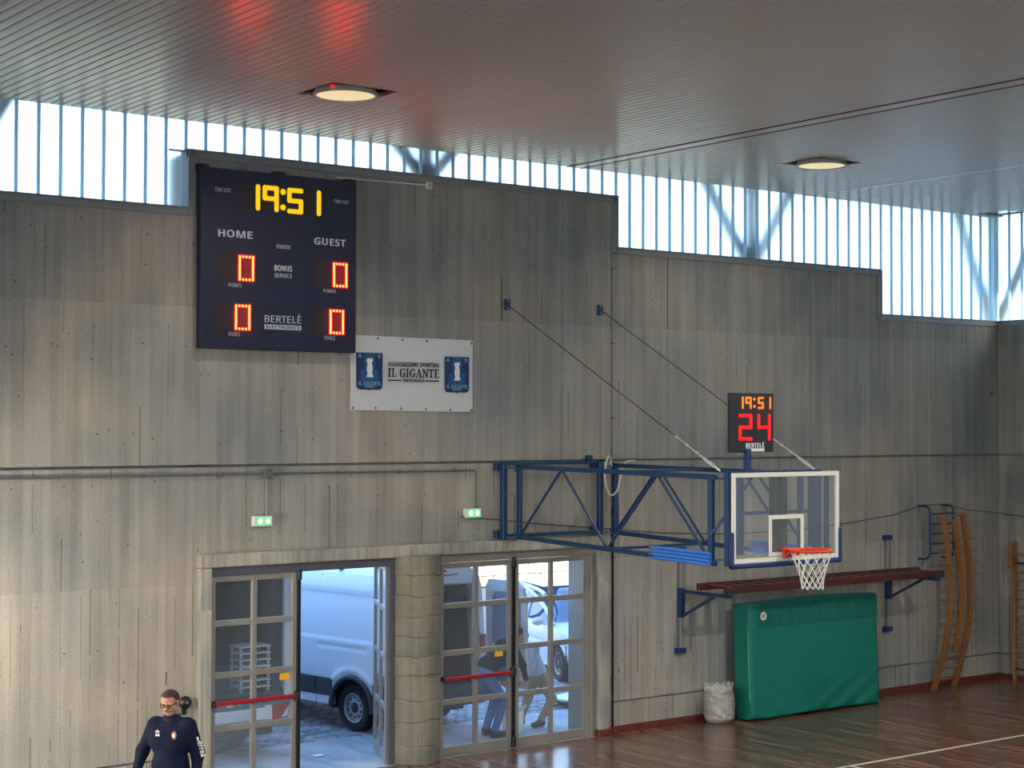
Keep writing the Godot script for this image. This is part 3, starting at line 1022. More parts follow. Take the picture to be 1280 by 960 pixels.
func build_banner() -> void:
	var P := Vector3(12.42, 4.69, 0.004)
	var o := thing("banner", "white sports club banner with two blue shields pinned below the scoreboard", "banner", P)
	var rings := []
	for j in 17:
		var ring := []
		for i in 33:
			var u := i / 32.0
			var w := j / 16.0
			var z := 0.010 + 0.008 * sin(u * 9.0 + w * 3.0) * sin(w * 4.0) + 0.010 * exp(-pow((u - 0.56 - (w - 0.5) * 0.1) / 0.03, 2)) * (1.0 - w)
			ring.append(Vector3(-0.985 + 1.965 * u, 0.985 * w - 0.012 * u, z))
		rings.append(ring)
	var mb := MB.new()
	mb.loft(rings, false)
	var back := []
	for r in rings:
		var b := []
		for q in r: b.append(q - Vector3(0, 0, 0.004))
		back.append(b)
	mb.loft(back, false)
	part("sheet", mb, M.banner_white, o)
	mb = MB.new()
	for q in [[-0.95, 0.03], [-0.6, 0.03], [-0.2, 0.025], [0.2, 0.02], [0.6, 0.015], [0.95, 0.01], [-0.57, 0.95], [-0.18, 0.945], [0.21, 0.94], [0.95, 0.93]]:
		mb = MB.new()
		mb.lathe([Vector2(0.017, 0), Vector2(0.014, 0.006), Vector2(0.006, 0.006), Vector2(0.006, 0)], Transform3D(Basis(Vector3.RIGHT, PI / 2), Vector3(q[0], q[1], 0.022)), 12)
		part("eyelet", mb, M.conduit_grey, o)
	for x in [-0.70, 0.704]:
		var y := 0.515 if x < 0 else 0.495
		var shield := func(w: float, h: float, cut: float) -> PackedVector2Array:
			return PackedVector2Array([Vector2(-w, h), Vector2(w, h), Vector2(w, -h + cut), Vector2(w - cut * 0.35, -h + cut * 0.3), Vector2(w - cut, -h), Vector2(0.02, -h), Vector2(0, -h - 0.012), Vector2(-0.02, -h), Vector2(-w + cut, -h), Vector2(-w + cut * 0.35, -h + cut * 0.3), Vector2(-w, -h + cut)])
		mb = MB.new()
		mb.prism(shield.call(0.203, 0.243, 0.05), 0.004, Transform3D(Basis(), Vector3(x, y, 0.024)))
		var sh := part("shield", mb, M.shield_blue, o)
		mb = MB.new()
		mb.box(Vector3(x, y + 0.05, 0.029), Vector3(0.17, 0.37, 0.003))
		mb.box(Vector3(x, y - 0.06, 0.0288), Vector3(0.27, 0.16, 0.003))
		part("shield_field", mb, M.shield_light, sh)
		mb = MB.new()      # a pale column-like figure
		mb.prism(PackedVector2Array([Vector2(-0.05, -0.125), Vector2(0.055, -0.125), Vector2(0.05, -0.09), Vector2(0.035, -0.07), Vector2(0.045, 0.0), Vector2(0.03, 0.07), Vector2(0.05, 0.10), Vector2(0.045, 0.125), Vector2(-0.04, 0.12), Vector2(-0.05, 0.09), Vector2(-0.03, 0.06), Vector2(-0.045, -0.02), Vector2(-0.03, -0.08)]), 0.004, Transform3D(Basis(), Vector3(x, y + 0.045, 0.030)))
		part("shield_figure", mb, M.letter_white, sh)
		lettering("A", 0.055, 0.045, M.shield_pale, sh, Vector3(x - 0.15, y + 0.20, 0.0305))
		lettering("S", 0.045, 0.045, M.shield_pale, sh, Vector3(x + 0.15, y + 0.20, 0.0305))
		lettering("IL GIGANTE", 0.352, 0.05, M.shield_pale, sh, Vector3(x, y - 0.163, 0.0315), true, true)
		lettering("INVERIGO", 0.15, 0.022, M.shield_pale, sh, Vector3(x, y - 0.205, 0.0315))
	lettering("ASSOCIAZIONE SPORTIVA", 0.82, 0.057, M.letter_black, o, Vector3(0, 0.616, 0.026))
	lettering("IL GIGANTE", 0.82, 0.118, M.letter_black, o, Vector3(0, 0.502, 0.026), true, true)
	lettering("INVERIGO", 0.34, 0.042, M.letter_black, o, Vector3(0, 0.402, 0.026))
	for s in [-1, 1]:
		mb = MB.new()
		mb.box(Vector3(s * 0.30, 0.402, 0.026), Vector3(0.22, 0.016, 0.003))
		part("printed_rule", mb, M.letter_black, o)

# ---------------------------------------------------------------- wall fittings
func build_wall_fittings() -> void:
	var mb := MB.new()
	# conduit along the wall, two exit signs hanging from it
	var o := thing("conduit", "long grey conduit pipe running along the concrete wall under the upper joint", "conduit", Vector3(9.5, 3.875, 0.0))
	mb.tube([Vector3(-4.5, -0.004, 0.028), Vector3(0.6, 0.006, 0.028), Vector3(3.93, 0, 0.028)], 0.014, 8)
	part("pipe", mb, M.conduit_grey, o)
	for x in [-2.0, -0.95, 0.1, 1.75, 2.7, 3.6]:
		mb = MB.new()
		mb.box(Vector3(x, 0.002, 0.018), Vector3(0.03, 0.045, 0.036), 0.004)
		part("clip", mb, M.conduit_grey, o)
	mb = MB.new()
	mb.box(Vector3(0.71, 0.01, 0.04), Vector3(0.115, 0.115, 0.075), 0.008)
	part("junction_box", mb, M.conduit_grey, o)
	mb = MB.new()
	mb.tube([Vector3(0.71, -0.04, 0.028), Vector3(0.70, -0.54, 0.028)], 0.012, 8)
	part("drop_pipe", mb, M.galvanised, o)
	mb = MB.new()
	mb.tube([Vector3(3.93, 0, 0.028), Vector3(3.95, -0.02, 0.028), Vector3(3.95, -0.54, 0.028)], 0.011, 8)
	part("drop_pipe", mb, M.conduit_grey, o)
	for q in [[10.14, 3.287, "small green lit exit sign on the drop pipe above the left doorway"], [13.385, 3.29, "small green lit exit sign above the right doorway near the blue truss"]]:
		var e := thing("exit_sign", q[2], "exit sign", Vector3(q[0], q[1], 0.0), 0.0, "lit exit signs above the doors")
		mb = MB.new()
		mb.box(Vector3(0, 0, 0.035), Vector3(0.27, 0.13, 0.06), 0.008)
		part("case", mb, M.steel_white, e)
		mb = MB.new()
		mb.box(Vector3(0.012, 0, 0.067), Vector3(0.225, 0.10, 0.006), 0.003)
		part("lit_face", mb, M.exit_green, e)
		for s in [-1, 1]:
			mb = MB.new()
			mb.ball(Vector3(0.012 + s * 0.055, 0.002, 0.07), Vector3(0.034, 0.04, 0.006), 14, 6)
			part("lit_symbol", mb, M.exit_white, e)
		var l := OmniLight3D.new()
		l.name = "sign_light"
		e.add_child(l, true)
		l.position = Vector3(0.012, 0, 0.11)
		l.light_color = Color(0.6, 1.0, 0.66); l.light_energy = 0.012; l.omni_range = 30; l.omni_attenuation = 2.0; l.light_size = 0.03; l.shadow_enabled = true
	# white pipe with a small box right of the scoreboard
	o = thing("conduit", "thin white pipe from the scoreboard's top to a small pale box", "conduit", Vector3(11.2, 7.72, 0.0))
	mb = MB.new()
	mb.tube([Vector3(0.0, -0.005, 0.022), Vector3(1.42, 0.02, 0.022)], 0.010, 8)
	part("pipe", mb, M.steel_white, o)
	mb = MB.new()
	mb.box(Vector3(1.46, 0.02, 0.03), Vector3(0.085, 0.09, 0.06), 0.006)
	part("end_box", mb, M.steel_white, o)
	for s in 3:
		mb = MB.new()
		mb.box(Vector3(1.432 + s * 0.027, 0.02, 0.061), Vector3(0.012, 0.075, 0.006), 0.002)
		part("rib", mb, M.trim_paint, o)
	# upright pipe in the wall joint
	o = thing("conduit", "thin upright pipe running down the wall joint behind the blue truss", "conduit", Vector3(15.93, 0.0, 0.0))
	mb = MB.new()
	mb.tube([Vector3(0, 0.10, 0.02), Vector3(0, 3.96, 0.02)], 0.014, 8)
	part("lower_pipe", mb, M.black_rubber, o)
	mb = MB.new()
	mb.tube([Vector3(-0.01, 3.96, 0.016), Vector3(-0.01, 7.05, 0.016)], 0.011, 8)
	part("upper_pipe", mb, M.trim_paint, o)
	for y in [0.8, 1.95, 3.2, 4.6, 5.7, 6.8]:
		mb = MB.new()
		mb.box(Vector3(0, y, 0.016), Vector3(0.06, 0.02, 0.03), 0.004)
		part("clip", mb, M.conduit_grey, o)
	# slack cable across the wall, over the wall rack and on round the corner
	mb = MB.new()
	var path := []
	for q in [[13.2, 3.25, 0.03], [14.4, 3.12, 0.03], [15.7, 3.0, 0.03], [17.0, 2.88, 0.03], [18.4, 2.815, 0.03], [19.8, 2.83, 0.03], [20.9, 2.895, 0.04], [22.0, 3.0, 0.12], [22.70, 3.155, 0.2], [23.3, 3.155, 0.2], [23.9, 3.04, 0.15], [24.93, 2.95, 0.04], [24.96, 2.93, 0.2], [24.97, 2.90, 0.6], [24.97, 2.86, 1.2]]:
		path.append(Vector3(q[0], q[1], q[2]))
	mb.tube(path, 0.007, 6)
	tag(part("cable", mb, M.cable_dark), "thin dark cable sagging along the wall over the blue rack and round the corner", "cable")
	mb = MB.new()
	mb.lathe([Vector2(0.02, 0.0), Vector2(0.02, 0.03), Vector2(0.012, 0.03), Vector2(0.012, 0.05), Vector2(0.0, 0.05)], Transform3D(Basis(Vector3.RIGHT, PI / 2), Vector3(24.80, 5.08, 0.0)), 12)
	tag(part("hook", mb, M.conduit_grey), "tiny grey hook high on the end wall near the right corner", "hook")
	# round black fitting beside the doorway
	o = thing("signal_bell", "round glossy black fitting on the wall left of the door surround, behind the man", "bell", Vector3(9.10, 1.12, 0.0))
	mb = MB.new()
	var rx := Transform3D(Basis(Vector3.RIGHT, PI / 2), Vector3.ZERO)
	mb.lathe([Vector2(0.05, 0.0), Vector2(0.05, 0.03), Vector2(0.078, 0.035), Vector2(0.078, 0.06), Vector2(0.06, 0.085), Vector2(0.03, 0.10), Vector2(0.0, 0.103)], rx, 28)
	part("dome", mb, M.black_plastic, o)
	mb = MB.new()
	mb.lathe([Vector2(0.014, 0.10), Vector2(0.012, 0.112), Vector2(0.0, 0.115)], rx, 12)
	part("stud", mb, M.galvanised, o)
	mb = MB.new()
	mb.span(Vector3(-0.03, -0.15, 0.0), Vector3(0.03, -0.06, 0.03), 0.006)
	part("bracket", mb, M.black_plastic, o)

# ---------------------------------------------------------------- basketball goal
func build_goal() -> void:
	var P := Vector3(14.6, 0.0, 0.0)
	var o := thing("basketball_goal", "wall-hung basketball goal with blue truss arms, glass backboard, orange rim and white net", "basketball goal", P)
	var B: StandardMaterial3D = M.goal_blue
	var add := func(called: String, mb: MB, m: Material, parent: Node3D = null) -> MeshInstance3D:
		return part(called, mb, m, parent if parent else o, -P if parent == null else Vector3.ZERO)
	var mb := MB.new()
	for x in [13.86, 15.60]:
		mb = MB.new()
		mb.span(Vector3(x - 0.04, 2.92, 0.08), Vector3(x + 0.04, 3.985, 0.16), 0.008)
		for y in [2.99, 3.92]: mb.span(Vector3(x - 0.10, y - 0.05, 0.0), Vector3(x + 0.05, y + 0.05, 0.085), 0.006)
		add.call("wall_post", mb, B)
	for y in [2.965, 3.965]:
		mb = MB.new()
		mb.bar(Vector3(13.86, y, 0.12), Vector3(15.60, y, 0.12), 0.045, 0.045, 0.006)
		add.call("wall_rail", mb, B)
	mb = MB.new()
	mb.span(Vector3(15.40, 3.95, 0.02), Vector3(15.48, 4.07, 0.10), 0.006)
	add.call("wall_lug", mb, B)
	for side in 2:
		var w := Vector3(14.03 + 1.74 * side, 0, 0.26)
		var f := Vector3(13.70 + 1.70 * side, 0, 4.42)
		var top := func(t: float) -> Vector3: return w.lerp(f, t) + Vector3(0, 3.92 - 0.02 * t, 0)
		var bot := func(t: float) -> Vector3: return w.lerp(f, t) + Vector3(0, 2.95 - 0.06 * t, 0)
		mb = MB.new()
		mb.bar(top.call(-0.02), top.call(1.02), 0.055, 0.06, 0.006)
		mb.bar(bot.call(-0.02), bot.call(1.02), 0.055, 0.06, 0.006)
		mb.bar(bot.call(0.0), top.call(0.0), 0.06, 0.075, 0.006, Vector3(0, 0, 1))
		mb.bar(bot.call(1.0), top.call(1.0), 0.06, 0.075, 0.006, Vector3(0, 0, 1))
		var tr := add.call("truss_arm", mb, B) as MeshInstance3D
		for k in 4:
			mb = MB.new()
			var a: Vector3 = (bot if k % 2 == 0 else top).call(k * 0.25)
			var b: Vector3 = (top if k % 2 == 0 else bot).call((k + 1) * 0.25)
			mb.bar(a, b, 0.032, 0.036, 0.008)
			add.call("diagonal", mb, B, tr)
		for y in [2.95, 3.9]:      # hinges at both ends
			mb = MB.new()
			mb.bar(Vector3(13.86 + 1.74 * side, y, 0.14), w + Vector3(0, y, 0.02), 0.03, 0.02, 0.004)
			add.call("hinge_plate", mb, B, tr)
			mb = MB.new()
			mb.tube([w + Vector3(-0.05, y - 0.05, -0.03), w + Vector3(-0.05, y + 0.06, -0.03)], 0.018, 10)
			add.call("hinge_pin", mb, B, tr)
			mb = MB.new()
			mb.bar(f + Vector3(0, y - 0.02, 0), Vector3(13.80 + 1.50 * side, y - 0.02, 4.60), 0.025, 0.02, 0.004)
			add.call("link", mb, B, tr)
	# slack brace between the two arms
	for q in [[0.5, 3.91], [0.5, 2.92]]:
		mb = MB.new()
		mb.bar(Vector3(13.865, q[1], 2.34), Vector3(15.585, q[1], 2.34), 0.035, 0.035, 0.005)
		add.call("cross_brace", mb, B)
	# front frame that carries the board
	mb = MB.new()
	for x in [13.78, 15.30]:
		mb.span(Vector3(x - 0.035, 2.86, 4.58), Vector3(x + 0.035, 3.97, 4.65), 0.006)
		mb.span(Vector3(x + 0.055, 2.9, 4.66), Vector3(x + 0.10, 3.93, 4.72), 0.006)
	for y in [2.93, 3.945]: mb.bar(Vector3(13.76, y, 4.62), Vector3(15.33, y, 4.62), 0.055, 0.055, 0.006)
	mb.bar(Vector3(14.0, 3.47, 4.62), Vector3(15.28, 3.47, 4.62), 0.035, 0.04, 0.005)
	mb.bar(Vector3(14.05, 3.92, 4.63), Vector3(14.42, 3.5, 4.63), 0.03, 0.03, 0.005)
	mb.bar(Vector3(13.66, 3.2, 4.42), Vector3(13.78, 3.45, 4.6), 0.03, 0.03, 0.005)
	for x in [13.98, 14.98]: mb.span(Vector3(x - 0.032, 2.93, 4.60), Vector3(x + 0.032, 3.95, 4.66), 0.006)
	add.call("front_frame", mb, B)
	mb = MB.new()
	mb.span(Vector3(14.41, 2.92, 4.66), Vector3(14.455, 3.93, 4.76), 0.006)
	mb.span(Vector3(14.53, 2.92, 4.66), Vector3(14.62, 3.93, 4.77), 0.006)
	add.call("rim_post", mb, mat("post_dark", Color(0.06, 0.075, 0.10), 0.5))
	mb = MB.new()
	mb.span(Vector3(13.66, 2.905, 4.80), Vector3(15.455, 3.95, 4.812))
	var bd := add.call("backboard", mb, M.backboard_glass) as MeshInstance3D
	mb = MB.new()
	for q in [[13.656, 15.458, 3.90, 3.953], [13.656, 15.458, 2.90, 2.955], [13.656, 13.71, 2.955, 3.90], [15.404, 15.458, 2.955, 3.90]]:
		mb.span(Vector3(q[0], q[2], 4.795), Vector3(q[1], q[3], 4.823), 0.002)
	add.call("border", mb, M.board_white, bd)
	mb = MB.new()
	for q in [[14.252, 14.845, 3.40, 3.45], [14.252, 14.845, 2.965, 3.012], [14.252, 14.305, 3.012, 3.40], [14.79, 14.845, 3.012, 3.40]]:
		mb.span(Vector3(q[0], q[2], 4.812), Vector3(q[1], q[3], 4.816))
	add.call("target_square", mb, M.board_white, bd)
	mb = MB.new()
	mb.span(Vector3(13.73, 2.955, 4.76), Vector3(15.38, 3.0, 4.80), 0.004)
	add.call("lower_rail", mb, M.galvanised, bd)
	mb = MB.new()
	for q in [[13.625, 15.49, 2.845, 2.905], [13.625, 13.672, 2.845, 3.27], [15.443, 15.49, 2.845, 3.27]]:
		mb.span(Vector3(q[0], q[2], 4.77), Vector3(q[1], q[3], 4.85), 0.018)
	add.call("edge_pad", mb, M.pad_blue)
	# rim
	mb = MB.new()
	var ring := []
	for k in 48: ring.append(Vector3(14.556 + 0.2325 * cos(TAU * k / 48), 3.05, 5.205 + 0.2325 * sin(TAU * k / 48)))
	mb.tube(ring, 0.017, 10, true)
	mb.prism(PackedVector2Array([Vector2(-0.13, 0), Vector2(0.13, 0), Vector2(0.10, 0.12), Vector2(0.055, 0.145), Vector2(-0.055, 0.145), Vector2(-0.10, 0.12)]), 0.008, Transform3D(Basis(Vector3.RIGHT, PI / 2), Vector3(14.556, 3.052, 4.845)))
	for s in [-1, 1]: mb.bar(Vector3(14.556 + s * 0.07, 2.97, 4.85), Vector3(14.556 + s * 0.15, 3.04, 5.05), 0.012, 0.03, 0.003)
	var rim := add.call("rim", mb, M.rim_orange) as MeshInstance3D
	mb = MB.new()
	mb.span(Vector3(14.465, 2.945, 4.823), Vector3(14.647, 3.06, 4.862), 0.006)
	add.call("rim_bracket", mb, M.rim_orange, rim)
	mb = MB.new()
	for k in 12:
		var a := TAU * (k + 0.5) / 12
		mb.bar(Vector3(14.556 + 0.2325 * cos(a), 3.04, 5.205 + 0.2325 * sin(a)), Vector3(14.556 + 0.228 * cos(a), 3.016, 5.205 + 0.228 * sin(a)), 0.012, 0.006)
	(add.call("net_hook", mb, M.rim_orange, rim) as Node3D).set_meta("kind", "stuff")
	# net: twelve loops knotted into diamonds
	mb = MB.new()
	var rad := [0.228, 0.205, 0.172, 0.15, 0.135, 0.128, 0.126]
	var dy := [3.018, 2.93, 2.85, 2.775, 2.705, 2.645, 2.60]
	var node := func(r: int, k: int) -> Vector3:
		var a := TAU * (k + (0.5 if r % 2 == 0 else 0.0)) / 12
		rng.seed = r * 100 + posmod(k, 12)
		return Vector3(14.556 + 0.012 * r * 0.3 + rad[r] * cos(a), dy[r] + rng.randf_range(-0.008, 0.008), 5.205 + rad[r] * sin(a))
	for r in 6:
		for k in 12:
			var a: Vector3 = node.call(r, k)
			for j in 2:
				var b: Vector3 = node.call(r + 1, k + j if r % 2 == 0 else k - j)
				mb.tube([a, a.lerp(b, 0.5) + Vector3(0, -0.004, 0), b], [0.0058, 0.005, 0.0065], 5)
	add.call("net", mb, M.net_white)
	# ribbed blue foam wrapped round the lower chords near the board
	for side in 2:
		for k in 4:
			mb = MB.new()
			var a := Vector3(13.74 + 1.70 * side, 3.012 - k * 0.042, 3.30)
			var path := []
			for i in 9:
				var t := i / 8.0
				path.append(a + Vector3(-0.075 * t - 0.014, -0.012 * t * t, 1.16 * t))
			mb.tube(path, [0.010, 0.021, 0.0215, 0.0215, 0.0215, 0.0215, 0.0215, 0.0215, 0.021], 10)
			add.call("foam_rib", mb, M.foam_blue)

	# shot clock standing on a tube of the frame
	P = Vector3(14.116, 3.97, 4.60)
	o = thing("shot_clock", "small black shot clock above the backboard reading 19:51 over a red 24", "clock", P)
	mb = MB.new()
	mb.span(Vector3(-0.036, 0.0, -0.036), Vector3(0.036, 0.26, 0.036), 0.006)
	part("post", mb, M.pad_blue, o)
	mb = MB.new()
	mb.span(Vector3(13.83, 4.188, 4.555) - P, Vector3(14.557, 4.888, 4.60) - P, 0.006)
	part("case", mb, M.panel_black, o)
	for q in [["1", 14.035], ["9", 14.132], ["5", 14.337], ["1", 14.494]]:
		part("clock_numeral", numeral(q[0], 0.034 if q[0] == "1" else 0.1, 0.148, 0.0145, 6, 4), M.led_amber, o, Vector3(q[1], 4.773, 4.602) - P)
	colon(0.043, 0.018, M.led_amber, o, Vector3(14.23, 4.774, 4.602) - P)
	for q in [["2", 14.081], ["4", 14.39]]:
		mb = MB.new()
		mb.box(Vector3(q[1], 4.483, 4.601) - P, Vector3(0.26, 0.345, 0.002))
		part("digit_window", mb, M.led_off, o)
		part("count_numeral", numeral(q[0], 0.222, 0.32, 0.022, 6, 5), M.led_red_small, o, Vector3(q[1], 4.483, 4.602) - P)
	lettering("BERTELÈ", 0.305, 0.07, M.letter_white, o, Vector3(14.242, 4.278, 4.602) - P)
	mb = MB.new()
	mb.box(Vector3(14.242, 4.216, 4.602) - P, Vector3(0.307, 0.038, 0.003))
	part("maker_plate", mb, M.letter_white, o)

	# stay cables from the wall down to the frame
	for q in [[Vector3(13.985, 6.185, 0.0), Vector3(13.67, 3.975, 4.60), "long stay cable from the left blue wall plate to the goal frame"], [Vector3(15.683, 6.182, 0.0), Vector3(15.27, 3.965, 4.60), "long stay cable from the right blue wall plate to the goal frame"]]:
		var s := thing("stay_cable", q[2], "cable", q[0], 0.0, "stay cables of the basketball goal")
		var e: Vector3 = q[1] - q[0]
		mb = MB.new()
		mb.span(Vector3(-0.045, -0.075, 0.0), Vector3(0.045, 0.075, 0.035), 0.006)
		part("wall_plate", mb, M.pad_blue, s)
		for y in [-0.052, 0.052]:
			mb = MB.new()
			mb.lathe([Vector2(0.013, 0.035), Vector2(0.013, 0.045), Vector2(0, 0.046)], Transform3D(Basis(Vector3.RIGHT, PI / 2), Vector3(0, y, 0)), 8)
			part("bolt", mb, M.galvanised, s)
		var st := Vector3(0.01, -0.02, 0.045)
		var k := func(t: float) -> Vector3: return st.lerp(e, t)
		mb = MB.new()
		mb.tube([k.call(0.0), k.call(0.82)], 0.0055, 6)
		part("wire", mb, M.cable_dark, s)
		mb = MB.new()
		mb.tube([k.call(0.82), k.call(0.925)], 0.006, 6)
		for t in [0.82, 0.865, 0.905, 0.925]: mb.ball(k.call(t), Vector3(0.016, 0.016, 0.016), 8, 6)
		mb.tube([k.call(0.985), k.call(1.0)], 0.012, 8)
		for j in 2:
			var off := Vector3(0.014 if j else -0.014, 0.006 if j else -0.006, 0)
			mb.tube([k.call(0.93), k.call(0.94) + off, k.call(0.975) + off, k.call(0.985)], 0.007, 6)
		part("turnbuckle", mb, M.steel_white, s)
	# cream power cable looping over the truss
	mb = MB.new()
	var cv := Curve3D.new()
	for q in [[15.66, 3.92, 0.30], [15.60, 4.05, 0.34], [15.49, 4.0, 0.40], [15.42, 3.75, 0.44], [15.53, 3.51, 0.42], [15.68, 3.55, 0.40], [15.78, 3.75, 0.36], [15.86, 3.93, 0.34], [16.0, 3.985, 0.36], [16.0, 3.965, 0.75], [15.9, 3.955, 2.0]]:
		cv.add_point(Vector3(q[0], q[1], q[2]))
	for i in cv.point_count:
		var a := cv.get_point_position(maxi(i - 1, 0))
		var b := cv.get_point_position(mini(i + 1, cv.point_count - 1))
		cv.set_point_in(i, (a - b) * 0.17); cv.set_point_out(i, (b - a) * 0.17)
	cv.bake_interval = 0.04
	mb.tube(Array(cv.get_baked_points()).slice(0, 60), 0.015, 8)
	tag(part("power_cable", mb, M.cable_cream), "cream cable hanging in a loop over the blue truss", "cable")

# ---------------------------------------------------------------- equipment along the wall
func build_equipment() -> void:
	var mb := MB.new()
	# two sliding wall brackets
	for q in [[17.26, 1.13, 2.62, "left wall bracket with blue sliding arm holding the brown wooden ladder"], [21.96, 1.12, 2.62, "right wall bracket with blue sliding arm holding the brown wooden ladder"]]:
		var o := thing("ladder_bracket", q[3], "bracket", Vector3(q[0], 0.0, 0.0), 0.0, "wall brackets carrying the wooden ladder")
		mb = MB.new()
		mb.span(Vector3(-0.035, q[1], 0.02), Vector3(0.035, q[2], 0.075), 0.006)
		part("upright", mb, M.galvanised, o)
		for y in [q[1] - 0.03, q[2]]:
			mb = MB.new()
			mb.span(Vector3(-0.10, y - 0.035, 0.0), Vector3(0.075, y + 0.045, 0.09), 0.008)
			part("end_block", mb, M.pad_blue, o)
		mb = MB.new()
		mb.span(Vector3(-0.048, 1.60, 0.012), Vector3(0.048, 2.05, 0.092), 0.008)
		part("sleeve", mb, M.pad_blue, o)
		mb = MB.new()
		mb.bar(Vector3(0, 2.0, 0.08), Vector3(0, 2.0, 1.12), 0.05, 0.05, 0.006)
		mb.span(Vector3(-0.028, 1.975, 1.10), Vector3(0.028, 2.12, 1.125), 0.005)
		part("arm", mb, M.goal_blue, o)
		mb = MB.new()
		mb.bar(Vector3(0, 1.63, 0.09), Vector3(0, 1.98, 0.78), 0.036, 0.042, 0.006)
		part("brace", mb, M.goal_blue, o)
	# ladder lying across them
	var P := Vector3(19.85, 2.028, 0.66)
	var o := thing("wooden_ladder", "long red-brown wooden ladder lying level on the two blue wall brackets", "ladder", P)
	for z in [0.345, 0.99]:
		mb = MB.new()
		mb.span(Vector3(17.32 if z < 0.5 else 17.25, 2.028, z - 0.035) - P, Vector3(22.38 if z < 0.5 else 22.22, 2.135, z + 0.035) - P, 0.008)
		part("side_rail", mb, M.red_brown_wood, o)
	for k in 17:
		mb = MB.new()
		mb.span(Vector3(17.48 + k * 0.285, 2.07, 0.36) - P, Vector3(17.64 + k * 0.285, 2.112, 0.97) - P, 0.01)
		part("rung", mb, M.red_brown_wood, o)
	# crash mat leaning on the wall
	P = Vector3(19.68, 0.0, 0.40)
	o = thing("crash_mat", "large thick green crash mat standing on edge against the wall under the ladder", "mat", P)
	var W := 1.46
	var H := 1.79
	var T := 0.19
	var lean := Transform3D(Basis(Vector3.RIGHT, -0.035), Vector3.ZERO)
	var rings := []
	var outline := []      # rounded section of the mat, in z and y
	for c in [[T - 0.05, 0.05, -PI / 2], [T - 0.05, H - 0.05, 0.0], [-T + 0.05, H - 0.05, PI / 2], [-T + 0.05, 0.05, PI]]:
		for i in 4:
			var a: float = c[2] + PI / 2 * i / 3.0
			outline.append(Vector2(c[0] + cos(a) * 0.05, c[1] + sin(a) * 0.05))
	var fine := []
	for i in outline.size():
		var a: Vector2 = outline[i]
		var b: Vector2 = outline[(i + 1) % outline.size()]
		var steps := maxi(1, int(a.distance_to(b) / 0.06))
		for s in steps: fine.append(a.lerp(b, float(s) / steps))
	for i in 65:
		var u := i / 64.0
		var x := (u * 2.0 - 1.0) * W
		var edge := minf(1.0, (1.0 - absf(u * 2.0 - 1.0)) / 0.03)
		var ring := []
		for f in fine:
			var zz: float = f.x * lerpf(0.82, 1.0, edge)
			var yy: float = f.y
			if f.x > T - 0.06:       # creases in the loose cover, pulled towards the lower corners
				var low := clampf(1.0 - f.y / 0.75, 0.0, 1.0)
				var m := absf(x + 0.35)
				zz += 0.018 * low * sin((m * 1.2 - f.y * 2.2) * 9.0) * clampf(m * 2.0, 0, 1)
				zz += 0.05 * exp(-pow((x + 0.35 + f.y * 0.5) / 0.12, 2)) * low * low
				zz += 0.02 * sin(x * 1.9 + 0.5) * sin(f.y * 1.7)
			if f.y < 0.06: yy += 0.03 * exp(-pow((x + 0.35) / 0.3, 2)) + 0.012 * (1.0 + sin(x * 3.0))
			yy += 0.016 * sin(x * 2.2 + 1.0) * (f.y / H)
			ring.append(lean * Vector3(x, yy, zz))
		rings.append(ring)
	mb = MB.new()
	mb.loft(rings, true, true, true)
	part("cover", mb, M.mat_green, o)
	mb = MB.new()      # breathing mesh along the top, sewn into upright pockets
	var r2 := []
	for i in 57:
		var x := -1.24 + 2.66 * i / 56.0
		var ring := []
		for j in 9:
			var y := 1.40 + 0.36 * j / 8.0
			ring.append(lean * Vector3(x, y, T + 0.003 + 0.02 * sin(x * 1.9 + 0.5) * sin(y * 1.7) + 0.008 * absf(sin((x + 1.24) / 2.66 * PI * 12.0))))
		r2.append(ring)
	mb.loft(r2, false)
	part("mesh_panel", mb, M.mat_green_mesh, o)
	for k in 13:
		mb = MB.new()
		var x := -1.24 + 2.66 * k / 12.0
		mb.bar(lean * Vector3(x, 1.40, T + 0.012 + 0.02 * sin(x * 1.9 + 0.5) * sin(1.40 * 1.7)), lean * Vector3(x, 1.76, T + 0.012 + 0.02 * sin(x * 1.9 + 0.5) * sin(1.76 * 1.7)), 0.012, 0.008)
		part("seam", mb, M.mat_green, o)
	mb = MB.new()
	mb.tube([lean * Vector3(-W + 0.01, 0.07, T - 0.05), lean * Vector3(-W - 0.002, 0.9, T - 0.05), lean * Vector3(-W + 0.01, H - 0.08, T - 0.05)], 0.008, 6)
	part("zip", mb, mat("zip_pale", Color(0.42, 0.66, 0.55), 0.5), o)
	mb = MB.new()
	mb.lathe([Vector2(0.066, 0.0), Vector2(0.066, 0.004), Vector2(0, 0.005)], lean * Transform3D(Basis(Vector3.RIGHT, PI / 2), Vector3(-1.19, 1.58, T + 0.022)), 24)
	var em := part("round_emblem", mb, M.letter_white, o)
	mb = MB.new()
	mb.lathe([Vector2(0.03, 0.0), Vector2(0.022, 0.004), Vector2(0.012, 0.004)], lean * Transform3D(Basis(Vector3.RIGHT, PI / 2), Vector3(-1.19, 1.58, T + 0.026)), 10)
	part("emblem_mark", mb, M.tail_red, em)
	# clear rubbish bag beside it
	P = Vector3(17.83, 0.0, 0.27)
	o = thing("rubbish_bag", "crumpled clear plastic bag of light rubbish on the floor beside the green mat", "bag", P)
	var nz := noise(1.6, 3, 4)
